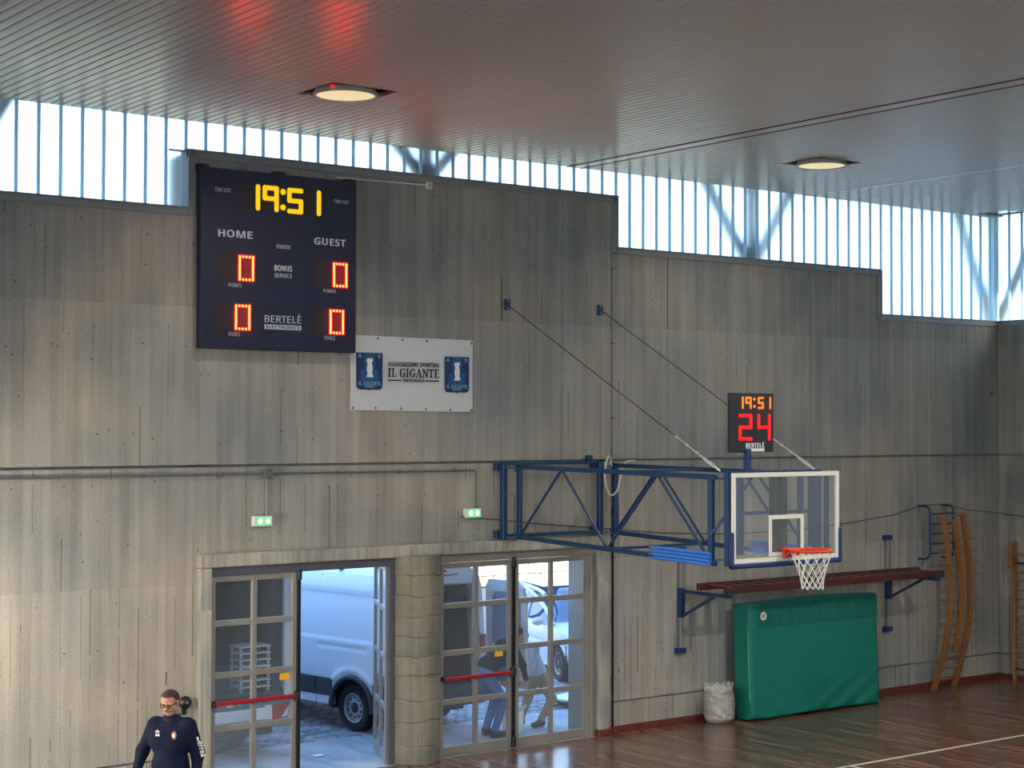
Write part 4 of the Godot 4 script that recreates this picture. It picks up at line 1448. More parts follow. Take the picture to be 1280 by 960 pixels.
	var bag := func(shrink: float, y0: float, y1: float) -> Array:
		var rr := []
		for j in 32:
			var t := j / 31.0
			var y := lerpf(y0, y1, t)
			var r := 0.212 + 0.015 * sin(t * PI * 1.3) + 0.02 * smoothstep(0.8, 1.0, t)
			if t < 0.1: r *= 0.78 + 2.2 * t
			var ring := []
			for i in 48:
				var a := TAU * i / 48
				var d := r * shrink * (1.0 + 0.16 * nz.get_noise_3d(cos(a) * 0.9, t * 1.6, sin(a) * 0.9) + 0.15 * nz.get_noise_3d(cos(a) * 2.6 + 9.0, t * 4.5, sin(a) * 2.6) + 0.05 * nz.get_noise_3d(cos(a) * 7.0, t * 12.0, sin(a) * 7.0))
				ring.append(Vector3(cos(a) * d * 1.08, y + (0.07 * nz.get_noise_2d(cos(a) * 2.5, sin(a) * 2.5) * smoothstep(0.75, 1.0, t)), sin(a) * d * 0.9))
			rr.append(ring)
		return rr
	mb = MB.new()
	mb.loft(bag.call(1.0, 0.01, 0.575), true, true, false)
	part("film", mb, M.clear_bag, o)
	mb = MB.new()
	mb.loft(bag.call(0.84, 0.03, 0.44), true, true, true)
	part("rubbish", mb, mat("rubbish_pale", Color(0.58, 0.57, 0.53), 0.7), o)
	for q in [[-0.05, 0.12, 0.145, 0.05], [0.07, 0.10, 0.145, 0.045], [0.12, 0.20, 0.11, 0.045], [-0.12, 0.2, 0.11, 0.045], [0.0, 0.42, 0.06, 0.08], [0.05, 0.28, 0.13, 0.05]]:
		mb = MB.new()
		mb.ball(Vector3(q[0], q[1], q[2]), Vector3(q[3], q[3] * 1.2, q[3] * 0.9), 12, 8)
		part("crumpled_cup", mb, mat("cup_white", Color(0.82, 0.83, 0.84), 0.4) if not M.has("cup_white") else M.cup_white, o)
	# blue tube rack on the wall
	P = Vector3(22.98, 3.13, 0.0)
	o = thing("tube_rack", "small blue tubular wall rack with cross bars behind the curved wooden ladder", "rack", P)
	for x in [22.80, 23.42]:
		mb = MB.new()
		var cv := []
		for q in [[3.13, 0.0], [3.13, 0.15], [3.12, 0.20], [3.08, 0.24], [3.0, 0.25], [2.35, 0.25], [2.28, 0.23], [2.24, 0.18], [2.23, 0.12], [2.23, 0.0]]:
			cv.append(Vector3(x, q[0], q[1]) - P)
		mb.tube(cv, 0.019, 10)
		part("side_tube", mb, M.goal_blue, o)
	for y in [3.0, 2.83, 2.66, 2.49, 2.33]:
		mb = MB.new()
		mb.tube([Vector3(22.80, y, 0.25) - P, Vector3(23.42, y, 0.25) - P], 0.014, 8)
		part("cross_bar", mb, M.goal_blue, o)
	# curved wooden ladder with long pegs
	P = Vector3(23.45, 0.0, 0.25)
	o = thing("curved_ladder", "honey-coloured curved wooden climbing ladder with long pegs standing against the wall", "ladder", P)
	var bow := func(t: float) -> float: return 0.13 + 0.26 * sin(pow(t, 0.95) * PI) + 0.20 * t      # how far it stands off the wall at height 0..1
	for q in [[23.03, 0.0, 2.97, 0.0], [23.29, 0.62, 2.90, 0.02], [23.56, 0.0, 3.0, 0.0]]:
		mb = MB.new()
		var rr := []
		for i in 25:
			var y := lerpf(q[1], q[2], i / 24.0)
			var z: float = bow.call(y / 3.0) + q[3]
			var ring := []
			for e in [[-0.022, -0.055], [0.022, -0.055], [0.022, 0.055], [-0.022, 0.055]]: ring.append(Vector3(q[0] + e[0], y, z + e[1]) - P)
			rr.append(ring)
		for e in 4:
			var strip := []
			for ring in rr: strip.append([ring[e], ring[(e + 1) % 4]])
			mb.loft(strip, false)
		mb.fan(rr[0], Vector3.DOWN); mb.fan(rr[-1], Vector3.UP)
		part("rail", mb, M.honey_wood, o)
	for k in 15:
		var y := 0.16 + k * 0.2
		var z: float = bow.call(y / 3.0)
		var wide := 0.24 if k in range(4, 13) else 0.02
		mb = MB.new()
		mb.tube([Vector3(23.03 - wide, y, z) - P, Vector3(23.56 + wide, y, z) - P], 0.014, 8)
		part("peg", mb, M.honey_wood, o)
	# wall bars on the right-hand wall
	P = Vector3(24.9, 0.0, 1.3)
	o = thing("climbing_bars", "wooden wall bars on the right-hand wall, cut off by the frame's edge", "wall bars", P)
	for z in [0.40, 1.35, 2.3]:
		mb = MB.new()
		mb.span(Vector3(24.86, 0.0, z - 0.025) - P, Vector3(24.955, 2.20, z + 0.025) - P, 0.008)
		mb.span(Vector3(24.76, 2.0, z - 0.03) - P, Vector3(24.96, 2.46, z + 0.03) - P, 0.012)
		part("upright", mb, M.honey_wood, o)
	for k in 14:
		mb = MB.new()
		var x := 24.90 if k < 13 else 24.80
		mb.tube([Vector3(x, 0.22 + k * 0.155, 0.40) - P, Vector3(x, 0.22 + k * 0.155, 2.3) - P], 0.019, 8)
		part("bar", mb, M.honey_wood if k % 12 else M.red_brown_wood, o)

# ---------------------------------------------------------------- people
func hand_bones(w: Vector3, d: Vector3, palm: Vector3, col: Color, out: int, curl := 0.35) -> Array:   # wrist, direction of the fingers, where the palm faces; out is +1 or -1 for the thumb's side
	var side := d.cross(palm).normalized() * out
	var bones := [[w, w + d * 0.05, 0.026, 0.024, col], [w + side * 0.022 + d * 0.04, w + side * 0.028 + d * 0.085, 0.014, 0.013, col], [w - side * 0.022 + d * 0.04, w - side * 0.028 + d * 0.08, 0.014, 0.013, col]]
	for i in 4:
		var len: float = [0.075, 0.085, 0.078, 0.06][i]
		var a := w + d * 0.085 + side * (0.03 - i * 0.02)
		var d1 := (d + palm * curl).normalized()
		var d2 := (d + palm * curl * 2.6).normalized()
		bones.append([a, a + d1 * len * 0.5, 0.0095, 0.009, col])
		bones.append([a + d1 * len * 0.5, a + d1 * len * 0.5 + d2 * len * 0.5, 0.009, 0.0075, col])
	var ta := w + side * 0.03 + d * 0.025
	var td := (d * 0.7 + side * 0.75 + palm * 0.35).normalized()
	bones.append([ta, ta + td * 0.04, 0.013, 0.011, col])
	bones.append([ta + td * 0.04, ta + td * 0.04 + (td + d * 0.6).normalized() * 0.032, 0.011, 0.009, col])
	return bones

func head_bones(c: Vector3, b: Basis, skin: Color) -> Array:   # b: columns are the head's left, up and forward
	var q := func(x: float, y: float, z: float) -> Vector3: return c + b * Vector3(x, y, z)
	var lip := Color(skin.r * 0.75, skin.g * 0.5, skin.b * 0.5)
	var white := Color(0.55, 0.53, 0.5)
	var r := []
	r.append([q.call(0, 0.035, -0.025), q.call(0, 0.045, 0.012), 0.078, 0.077, skin])
	r.append([q.call(0, -0.01, 0.03), q.call(0, -0.07, 0.045), 0.062, 0.042, skin])
	r.append([q.call(-0.035, -0.06, 0.02), q.call(0.035, -0.06, 0.02), 0.036, 0.036, skin])
	r.append([q.call(-0.012, -0.10, 0.06), q.call(0.012, -0.10, 0.06), 0.02, 0.02, skin])
	r.append([q.call(0, 0.012, 0.088), q.call(0, -0.028, 0.106), 0.008, 0.0125, skin])
	r.append([q.call(-0.012, -0.034, 0.094), q.call(0.012, -0.034, 0.094), 0.009, 0.009, skin])
	r.append([q.call(-0.045, 0.024, 0.066), q.call(0.045, 0.024, 0.066), 0.014, 0.014, skin])
	r.append([q.call(-0.02, -0.062, 0.083), q.call(0.02, -0.062, 0.083), 0.008, 0.008, lip])
	for s in [-1, 1]:
		r.append([q.call(s * 0.079, 0.012, -0.012), q.call(s * 0.076, -0.028, -0.004), 0.013, 0.009, skin])
		r.append([q.call(s * 0.031, 0.006, 0.077), q.call(s * 0.032, 0.006, 0.0775), 0.0125, 0.0125, white])
		r.append([q.call(s * 0.031, 0.005, 0.087), q.call(s * 0.031, 0.005, 0.0872), 0.0055, 0.0055, Color(0.03, 0.02, 0.015)])
		r.append([q.call(s * 0.045, -0.03, 0.05), q.call(s * 0.03, -0.045, 0.06), 0.024, 0.022, skin])
	r.append([q.call(0, -0.07, -0.01), q.call(0, -0.17, -0.035), 0.056, 0.058, skin])
	return r

func head_and_hair(mb: MB, o: Node3D, c: Vector3, b: Basis, skin: Color, cell: float, hair: Material, thick: float, low: float) -> void:
	# the head joins the body's mesh; the hair is the scalp again, a little further out
	var h := MB.new()
	h.nets(head_bones(c, b, skin), cell, 0.02)
	mb.add(h)
	var inv := b.inverse()
	var nz := noise(40.0, 8, 3)
	var inside := PackedByteArray()
	var hm := MB.new()
	for i in h.v.size():
		var q := inv * (h.v[i] - c)
		var line := 0.082
		if q.z < 0.055: line = lerpf(0.02, 0.082, smoothstep(0.0, 0.055, q.z))
		if q.z < 0.0: line = lerpf(0.02, low, smoothstep(0.0, -0.07, q.z))
		line += 0.008 * nz.get_noise_3dv(q * 1.5)
		var ear := absf(q.x) > 0.07 and q.y < 0.03 and q.z > -0.03
		inside.append(1 if q.y > line and not ear else 0)
		var k := smoothstep(0.0, 0.012, q.y - line)
		hm.pt(h.v[i] + h.n[i] * (0.001 + thick * k * (1.0 + 0.35 * nz.get_noise_3dv(q * 3.0))), (h.n[i] + 0.35 * Vector3(nz.get_noise_3dv(q * 6.0), nz.get_noise_3dv(q * 6.0 + Vector3.ONE), 0)).normalized())
	for i in range(0, h.ix.size(), 3):
		if inside[h.ix[i]] and inside[h.ix[i + 1]] and inside[h.ix[i + 2]]:
			for k in 3: hm.ix.append(h.ix[i + k])
	part("hair", hm, hair, o)

func build_man() -> void:
	var P := Vector3(7.50, 0.0, 3.02)
	var fwd := (Vector3(0, 0, 18.7) - P).slide(Vector3.UP).normalized() * 0.92 + Vector3(-0.8, 0, -0.6) * 0.32
	var o := thing("person", "man in a navy sweatshirt and glasses walking along the wall, looking down", "person", P, atan2(fwd.x, fwd.z))
	var skin := Color(0.46, 0.235, 0.16)
	var navy := Color(0.010, 0.014, 0.032)
	var dark := Color(0.018, 0.02, 0.03)
	var shoe := Color(0.03, 0.03, 0.035)
	var b := []
	b.append([Vector3(0, 0.98, 0), Vector3(0, 1.16, 0.01), 0.168, 0.158, navy])
	b.append([Vector3(-0.05, 1.05, 0.02), Vector3(0.05, 1.05, 0.02), 0.14, 0.14, navy])
	b.append([Vector3(-0.075, 1.30, 0.01), Vector3(0.075, 1.30, 0.01), 0.148, 0.148, navy])
	b.append([Vector3(-0.15, 1.45, -0.015), Vector3(0.15, 1.45, -0.015), 0.075, 0.075, navy])
	b.append([Vector3(0, 1.49, -0.02), Vector3(0, 1.515, -0.01), 0.09, 0.075, navy])
	for s in [-1, 1]:
		var el := Vector3(s * (0.275 if s > 0 else 0.315), 1.17, -0.03)
		var wr := Vector3(s * (0.285 if s > 0 else 0.36), 0.93, 0.06)
		b.append([Vector3(s * 0.185, 1.445, -0.015), el, 0.074, 0.062, navy])
		b.append([el, wr, 0.061, 0.046, navy])
		b.append([Vector3(s * 0.10, 0.95, 0), Vector3(s * 0.11, 0.50, 0.03 + s * 0.08), 0.098, 0.066, dark])
		b.append([Vector3(s * 0.11, 0.50, 0.03 + s * 0.08), Vector3(s * 0.11, 0.10, -0.02 + s * 0.12), 0.064, 0.046, dark])
		b.append([Vector3(s * 0.11, 0.05, -0.05 + s * 0.12), Vector3(s * 0.12, 0.04, 0.13 + s * 0.12), 0.045, 0.036, shoe])
	var mb := MB.new()
	mb.nets(b, 0.013, 0.05)
	for s in [-1, 1]:
		var wr := Vector3(s * (0.285 if s > 0 else 0.36), 0.93, 0.06)
		mb.nets(hand_bones(wr, Vector3(s * 0.1, -0.95, 0.3).normalized(), Vector3(-s, 0, 0.1).normalized(), skin, s), 0.005, 0.012)
	var hb := Basis(Vector3.UP, -0.12) * Basis(Vector3.RIGHT, 0.30)
	var hc := Vector3(0.0, 1.685, 0.035)
	head_and_hair(mb, o, hc, hb, skin, 0.0045, mat("hair_brown", Color(0.20, 0.15, 0.115), 0.85), 0.009, -0.05)
	var body := part("body", mb, M.figure, o)
	mb = MB.new()
	mb.nets([[hc + hb * Vector3(-0.03, -0.095, 0.058), hc + hb * Vector3(0.03, -0.095, 0.058), 0.024, 0.024, Color(0.25, 0.19, 0.15)]], 0.006, 0.01)
	part("beard", mb, M.figure, body)
	for s in [-1, 1]:
		mb = MB.new()
		var ring := []
		for k in 20:
			var a := TAU * k / 20
			ring.append(hc + hb * Vector3(s * 0.034 + 0.026 * signf(cos(a)) * pow(absf(cos(a)), 0.6), 0.004 + 0.019 * signf(sin(a)) * pow(absf(sin(a)), 0.6), 0.101))
		mb.tube(ring, 0.0042, 6, true)
		mb.tube([hc + hb * Vector3(s * 0.06, 0.012, 0.099), hc + hb * Vector3(s * 0.084, 0.012, 0.02), hc + hb * Vector3(s * 0.082, 0.0, -0.02)], 0.0035, 6)
		if s == 1: mb.tube([hc + hb * Vector3(-0.009, 0.008, 0.101), hc + hb * Vector3(0.009, 0.008, 0.101)], 0.0035, 6)
		part("glasses_frame", mb, M.black_plastic, o)
	mb = MB.new()
	var col := []
	for k in 24: col.append(Vector3(0.082 * sin(TAU * k / 24), 1.535 - 0.03 * cos(TAU * k / 24), -0.012 + 0.078 * cos(TAU * k / 24)))
	mb.tube(col, 0.009, 8, true)
	part("collar", mb, mat("collar_navy", Color(0.09, 0.11, 0.18), 0.8), o)
	# pale emblem, club badge and sleeve lettering
	mb = MB.new()
	for q in [[-0.013, 0.012], [0.0, 0.02], [0.013, 0.012]]:
		mb.ball(Vector3(-0.085 + q[0], 1.395 + q[1], 0.164), Vector3(0.008, 0.012, 0.004), 8, 6)
	mb.box(Vector3(-0.085, 1.382, 0.164), Vector3(0.04, 0.010, 0.006))
	mb.box(Vector3(-0.085, 1.368, 0.165), Vector3(0.045, 0.007, 0.006))
	part("chest_emblem", mb, M.letter_white, o)
	mb = MB.new()
	mb.ball(Vector3(0.09, 1.375, 0.161), Vector3(0.028, 0.042, 0.007), 16, 8)
	var bd := part("club_badge", mb, mat("badge_tan", Color(0.62, 0.36, 0.22), 0.6), o)
	mb = MB.new()
	mb.ball(Vector3(0.088, 1.372, 0.165), Vector3(0.015, 0.026, 0.006), 12, 8)
	part("badge_centre", mb, M.letter_white, bd)
	var sb := Basis(Vector3(0.25, -0.95, -0.05).normalized(), Vector3(0.80, 0.22, -0.55).normalized(), Vector3(0.5, 0.1, 0.85).normalized()).orthonormalized()
	lettering("errea", 0.155, 0.044, M.letter_white, o, Vector3(0.335, 1.225, 0.045), true, false, sb, "sleeve_lettering")
	mb = MB.new()
	for k in 3: mb.ball(Vector3(0.290 + k * 0.004, 1.335 - k * 0.014, 0.035), Vector3(0.012, 0.010, 0.008), 8, 6)
	part("sleeve_emblem", mb, M.letter_white, o)

func build_yard_people() -> void:
	var skin := Color(0.42, 0.22, 0.15)
	# first: dark jacket and jeans, bent forward to the right
	var P := Vector3(14.42, -0.02, -0.92)
	var o := thing("person", "person in dark jacket and blue jeans bending forward outside the right doorway", "person", P)
	var jean := Color(0.10, 0.19, 0.36)
	var coat := Color(0.012, 0.017, 0.03)
	var b := []
	b.append([Vector3(-0.16, 0.90, 0.0), Vector3(-0.06, 1.02, 0.0), 0.125, 0.13, jean])
	b.append([Vector3(-0.08, 1.02, 0.0), Vector3(0.26, 1.24, 0.0), 0.142, 0.15, coat])
	b.append([Vector3(0.28, 1.29, -0.15), Vector3(0.28, 1.29, 0.15), 0.08, 0.08, coat])
	b.append([Vector3(0.32, 1.30, 0.0), Vector3(0.40, 1.36, 0.0), 0.06, 0.055, skin])
	b.append([Vector3(-0.14, 0.88, 0.09), Vector3(0.14, 0.53, 0.12), 0.10, 0.068, jean])
	b.append([Vector3(0.14, 0.53, 0.12), Vector3(-0.02, 0.12, 0.12), 0.07, 0.056, jean])
	b.append([Vector3(-0.06, 0.055, 0.12), Vector3(0.13, 0.045, 0.14), 0.05, 0.042, Color(0.04, 0.05, 0.05)])
	b.append([Vector3(-0.14, 0.88, -0.09), Vector3(0.16, 0.51, -0.12), 0.10, 0.068, jean])
	b.append([Vector3(0.16, 0.51, -0.12), Vector3(0.02, 0.13, -0.14), 0.07, 0.056, jean])
	b.append([Vector3(-0.02, 0.055, -0.14), Vector3(0.16, 0.045, -0.14), 0.05, 0.042, Color(0.04, 0.05, 0.05)])
	for s in [-1, 1]:
		b.append([Vector3(0.29, 1.28, s * 0.17), Vector3(0.42, 1.02, s * 0.2), 0.062, 0.05, coat])
		b.append([Vector3(0.42, 1.02, s * 0.2), Vector3(0.52, 0.80, s * 0.15), 0.05, 0.036, coat])
	var mb := MB.new()
	mb.nets(b, 0.016, 0.05)
	for s in [-1, 1]: mb.nets(hand_bones(Vector3(0.52, 0.80, s * 0.15), Vector3(0.35, -0.93, 0).normalized(), Vector3(-0.2, 0, -s).normalized(), skin, -s, 0.6), 0.006, 0.012)
	var hb := Basis(Vector3(0, 0, -1), Vector3(-0.45, 0.89, 0).normalized(), Vector3(0.89, 0.45, 0).normalized()) * Basis(Vector3.RIGHT, 0.5)
	var hc := Vector3(0.46, 1.42, 0.02)
	head_and_hair(mb, o, hc, hb, skin, 0.006, M.hair_dark, 0.012, -0.07)
	part("body", mb, M.figure, o)
	mb = MB.new()
	mb.bar(Vector3(-0.09, 0.012, 0.12), Vector3(0.165, 0.012, 0.142), 0.095, 0.026, 0.01)
	mb.bar(Vector3(-0.05, 0.012, -0.14), Vector3(0.19, 0.012, -0.14), 0.095, 0.026, 0.01)
	part("shoe_sole", mb, M.van_grey, o)
	# second: light top and beige trousers, crouching behind and facing the first
	P = Vector3(15.50, -0.02, -1.22)
	o = thing("person", "crouching person in pale top and beige trousers partly hidden behind the door's centre post", "person", P)
	var beige := Color(0.34, 0.27, 0.19)
	var pale := Color(0.52, 0.58, 0.66)
	b = []
	b.append([Vector3(0.02, 0.72, 0.0), Vector3(-0.02, 0.82, 0.0), 0.13, 0.128, beige])
	b.append([Vector3(-0.02, 0.84, 0.0), Vector3(-0.16, 1.10, 0.0), 0.14, 0.145, pale])
	b.append([Vector3(-0.18, 1.17, -0.15), Vector3(-0.18, 1.17, 0.15), 0.075, 0.075, pale])
	b.append([Vector3(-0.20, 1.18, 0.0), Vector3(-0.25, 1.26, 0.0), 0.056, 0.052, skin])
	for s in [-1, 1]:
		b.append([Vector3(0.0, 0.70, s * 0.09), Vector3(0.05 + s * 0.14, 0.40, s * 0.12), 0.098, 0.068, beige])
		b.append([Vector3(0.05 + s * 0.14, 0.40, s * 0.12), Vector3(-0.02 - 0.1 * (1 - s), 0.12, s * 0.12), 0.068, 0.055, beige])
		b.append([Vector3(0.0 - 0.1 * (1 - s), 0.055, s * 0.12), Vector3(-0.17 - 0.1 * (1 - s), 0.045, s * 0.12), 0.05, 0.04, Color(0.10, 0.09, 0.08)])
		b.append([Vector3(-0.18, 1.16, s * 0.17), Vector3(-0.30, 0.92, s * 0.22), 0.06, 0.048, pale])
		b.append([Vector3(-0.30, 0.92, s * 0.22), Vector3(-0.46, 0.74, s * 0.17), 0.047, 0.036, pale])
	mb = MB.new()
	mb.nets(b, 0.017, 0.05)
	for s in [-1, 1]: mb.nets(hand_bones(Vector3(-0.46, 0.74, s * 0.17), Vector3(-0.6, -0.8, 0).normalized(), Vector3(0.2, 0, -s).normalized(), skin, s, 0.6), 0.006, 0.012)
	hb = Basis(Vector3(0, 0, 1), Vector3(0.35, 0.93, 0).normalized(), Vector3(-0.93, 0.35, 0).normalized()) * Basis(Vector3.RIGHT, 0.5)
	hc = Vector3(-0.30, 1.33, 0.0)
	head_and_hair(mb, o, hc, hb, skin, 0.006, M.hair_dark, 0.012, -0.07)
	part("body", mb, M.figure, o)
	# the white box between them
	P = Vector3(14.86, -0.02, -0.98)
	o = thing("carton", "white carton standing open on the paving between the two bending people", "box", P, 0.5)
	mb = MB.new()
	for q in [[-0.12, -0.12, -0.12, 0.12], [0.11, 0.12, -0.12, 0.12], [-0.12, 0.12, -0.12, -0.11], [-0.12, 0.12, 0.11, 0.12]]:
		mb.span(Vector3(q[0], 0, q[2]), Vector3(q[1] + (0.01 if q[0] == q[1] else 0.0), 0.32, q[3]))
	mb.span(Vector3(-0.12, 0, -0.12), Vector3(0.12, 0.012, 0.12))
	part("box", mb, M.letter_white, o)
	for s in [-1, 1]:
		mb = MB.new()
		mb.box(Vector3.ZERO, Vector3(0.23, 0.10, 0.006), 0.0, Transform3D(Basis(Vector3.RIGHT, s * 0.6), Vector3(0, 0.36, s * 0.145)))
		part("flap", mb, M.letter_white, o)

# ---------------------------------------------------------------- yard and vehicles
func wheel(parent: Node3D, at: Vector3, r: float, w: float, out: float) -> void:   # axle along x, outer face towards x * out
	var xf := Transform3D(Basis(Vector3.BACK, -PI / 2 * out), at)     # lathe axis y -> x
	var mb := MB.new()
	mb.lathe([Vector2(r * 0.62, -w * 0.5), Vector2(r * 0.93, -w * 0.5), Vector2(r, -w * 0.36), Vector2(r, w * 0.36), Vector2(r * 0.93, w * 0.5), Vector2(r * 0.64, w * 0.46), Vector2(r * 0.62, w * 0.3)], xf, 40)
	var t := part("wheel", mb, M.tyre, parent)
	mb = MB.new()
	mb.lathe([Vector2(r * 0.63, w * 0.42), Vector2(r * 0.58, w * 0.40), Vector2(r * 0.54, w * 0.15), Vector2(r * 0.46, w * 0.12), Vector2(r * 0.44, w * 0.28), Vector2(r * 0.34, w * 0.34), Vector2(r * 0.24, w * 0.34), Vector2(r * 0.22, w * 0.18)], xf, 40)
	part("rim", mb, M.wheel_steel, t)
	mb = MB.new()
	mb.lathe([Vector2(r * 0.22, w * 0.16), Vector2(r * 0.20, w * 0.36), Vector2(r * 0.10, w * 0.42), Vector2(0, w * 0.42)], xf, 20)
	part("hub", mb, M.van_grey, t)
	for k in 10:
		mb = MB.new()
		var a := TAU * k / 10
		mb.lathe([Vector2(r * 0.045, 0.0), Vector2(r * 0.045, 0.01), Vector2(0, 0.012)], xf * Transform3D(Basis(), Vector3(cos(a) * r * 0.40, w * 0.31, sin(a) * r * 0.40)), 8)
		part("rim_hole", mb, M.black_rubber, t)

func side_skin(mb: MB, L: float, n_s: int, n_y: int, y0: float, top_of: Callable, x_of: Callable, wells: Array, mirror: float) -> void:   # one flank of a vehicle as a grid in s (from the tail) and height, wheel arches cut out
	var pts := []
	for i in n_s + 1:
		var col := []
		for j in n_y + 1:
			var s := L * i / n_s
			var y := lerpf(y0, top_of.call(s), float(j) / n_y)
			for q in wells:
				var d: Vector2 = Vector2(s - q.x, y - q.y)
				var hs: float = L / n_s * 0.75
				if absf(d.length() - q.z) < hs and d.length() > 0.01:
					var p: Vector2 = Vector2(q.x, q.y) + d.normalized() * q.z
					s = p.x
					y = maxf(p.y, y0)
			col.append(Vector2(s, y))
		pts.append(col)
	var base := mb.v.size()
	for i in n_s + 1:
		for j in n_y + 1:
			var p: Vector2 = pts[i][j]
			var e := 0.02
			var dx_ds: float = (x_of.call(p.x + e, p.y) - x_of.call(p.x - e, p.y)) / (2 * e)
			var dx_dy: float = (x_of.call(p.x, p.y + e) - x_of.call(p.x, p.y - e)) / (2 * e)
			var nn := Vector3(-1, dx_dy, -dx_ds).normalized()
			var pos := Vector3(x_of.call(p.x, p.y), p.y, -p.x)
			if mirror > 0.0:
				pos.x = mirror - pos.x; nn.x = -nn.x
			mb.pt(pos, nn)
	for i in n_s:
		for j in n_y:
			var c: Vector2 = (pts[i][j] + pts[i + 1][j + 1] + pts[i + 1][j] + pts[i][j + 1]) * 0.25
			var hole := false
			for q in wells:
				if c.distance_to(Vector2(q.x, q.y)) < q.z: hole = true
			if hole: continue
			var a := base + i * (n_y + 1) + j
			var b := a + n_y + 1
			if mirror <= 0.0:
				mb.f3(a, b + 1, b); mb.f3(a, a + 1, b + 1)
			else:
				mb.f3(a, b, b + 1); mb.f3(a, b + 1, a + 1)

func build_white_van() -> void:
	# local axes: x across from the left flank, y up, z towards the tail (tail at z = 0)
	var o := thing("van", "white panel van parked with its open tail towards the doorways, rear wheel showing", "van", Vector3(13.15, -0.02, -1.5), deg_to_rad(10))
	var W := 1.84
	var L := 5.3
	var top := func(s: float) -> float: return 2.29 if s < 3.7 else lerpf(2.29, 1.12, smoothstep(3.7, 4.7, s)) - 0.12 * clampf(s - 4.7, 0, 1)
	var xo := func(s: float, y: float) -> float:
		var x := 0.02 * clampf((0.8 - y) / 0.4, 0, 1) + 0.10 * pow(clampf((y - 1.35) / 0.95, 0, 1), 1.5) + 0.05 * pow(clampf((y - 2.03) / 0.26, 0, 1), 2)
		x += 0.022 * smoothstep(1.30, 1.36, y) * (1.0 - smoothstep(1.98, 2.03, y)) * smoothstep(0.38, 0.62, s)    # pressed-in panel field
		x += 0.012 * (smoothstep(1.185, 1.20, y) - smoothstep(1.235, 1.25, y)) * smoothstep(0.60, 0.65, s) * (1.0 - smoothstep(1.72, 1.76, s))
		x += 0.012 * exp(-pow((y - 2.035) / 0.012, 2))
		x -= 0.022 * exp(-pow((Vector2(s - 0.95, y - 0.34).length() - 0.56) / 0.05, 2)) * (1.0 if y > 0.7 else 0.0)
		x += 0.012 * exp(-pow((s - 1.76) / 0.010, 2)) + 0.012 * exp(-pow((s - 3.0) / 0.010, 2))
		x += 0.05 * pow(clampf((0.12 - s) / 0.12, 0, 1), 2) * 0.4
		x += 0.35 * pow(clampf((s - 4.3) / 1.0, 0, 1), 2)
		return x
	var wells := [Vector3(0.95, 0.34, 0.44), Vector3(4.35, 0.34, 0.44)]
	var mb := MB.new()
	side_skin(mb, L, 150, 64, 0.46, top, xo, wells, 0.0)
	side_skin(mb, L, 100, 40, 0.46, top, xo, wells, W)
	var rings := []
	for i in 61:
		var s := L * i / 60.0
		var y: float = top.call(s)
		var x: float = xo.call(s, y)
		var ring := []
		for k in 13:
			var u := k / 12.0
			ring.append(Vector3(lerpf(x, W - x, u), y + 0.17 * pow(sin(u * PI), 0.6) * (1.0 if s < 3.8 else 0.6), -s))
		rings.append(ring)
	mb.loft(rings, false)
	mb.box(Vector3(W * 0.5, 0.8, -L + 0.02), Vector3(W * 0.55, 0.6, 0.05), 0.02)
	var body := part("body", mb, M.van_white, o)
	# roof header and pillars round the tail opening
	mb = MB.new()
	var hr := []
	for z in [0.0, -0.12]:
		var ring := []
		for k in 13:
			var u := k / 12.0
			ring.append(Vector3(lerpf(0.16, W - 0.16, u), 2.29 + 0.17 * pow(sin(u * PI), 0.6), z))
		for k in 13:
			var u := 1.0 - k / 12.0
			ring.append(Vector3(lerpf(0.16, W - 0.16, u), 2.14 + 0.03 * sin(u * PI), z))
		hr.append(ring)
	mb.loft(hr, true, true, true)
	for s in 2:
		var q := []
		for z in [0.0, -0.14]:
			var ring := []
			for e in [[0.02, 0.62], [0.0, 1.3], [0.09, 2.03], [0.17, 2.3], [0.30, 2.2], [0.21, 2.03], [0.15, 1.3], [0.15, 0.62]]:
				ring.append(Vector3(e[0] if s == 0 else W - e[0], e[1], z))
			q.append(ring)
		mb.loft(q, true, true, true)
	part("tail_frame", mb, M.van_white, o)
	mb = MB.new()
	mb.span(Vector3(0.6, 2.285, -0.02), Vector3(W - 0.6, 2.305, 0.012), 0.004)
	mb.span(Vector3(0.70, 2.345, -0.02), Vector3(1.0, 2.375, 0.016), 0.004)
	part("brake_lamp", mb, M.tail_red, o)
	mb = MB.new()       # cargo space
	mb.span(Vector3(0.12, 0.60, -3.2), Vector3(W - 0.12, 0.64, -0.02))
	mb.span(Vector3(0.13, 0.62, -3.2), Vector3(0.16, 2.25, -0.15))
	mb.span(Vector3(W - 0.16, 0.62, -3.2), Vector3(W - 0.13, 2.25, -0.15))
	mb.span(Vector3(0.12, 0.60, -3.25), Vector3(W - 0.12, 2.28, -3.2))
	mb.span(Vector3(0.15, 2.22, -3.2), Vector3(W - 0.15, 2.25, -0.1))
	part("cargo_space", mb, M.van_inside, o)
	for q in [[Vector3(0.3, 0.64, -1.3), Vector3(1.1, 1.55, -0.5)], [Vector3(1.15, 0.64, -1.5), Vector3(1.6, 1.2, -0.6)], [Vector3(0.5, 1.55, -1.2), Vector3(1.0, 1.9, -0.7)]]:
		mb = MB.new()
		mb.span(q[0], q[1], 0.02)
		part("cargo_box", mb, mat("cargo_blue", Color(0.15, 0.19, 0.26), 0.7) if not M.has("cargo_blue") else M.cargo_blue, o)
	mb = MB.new()
	mb.span(Vector3(0.02, 0.34, -0.15), Vector3(W - 0.02, 0.62, 0.07), 0.03)
	part("tail_bumper", mb, M.van_grey, o)
	for q in [[0.0, 1.39], [1.39, 3.9]]:      # grey cladding, white sill below it
		pass
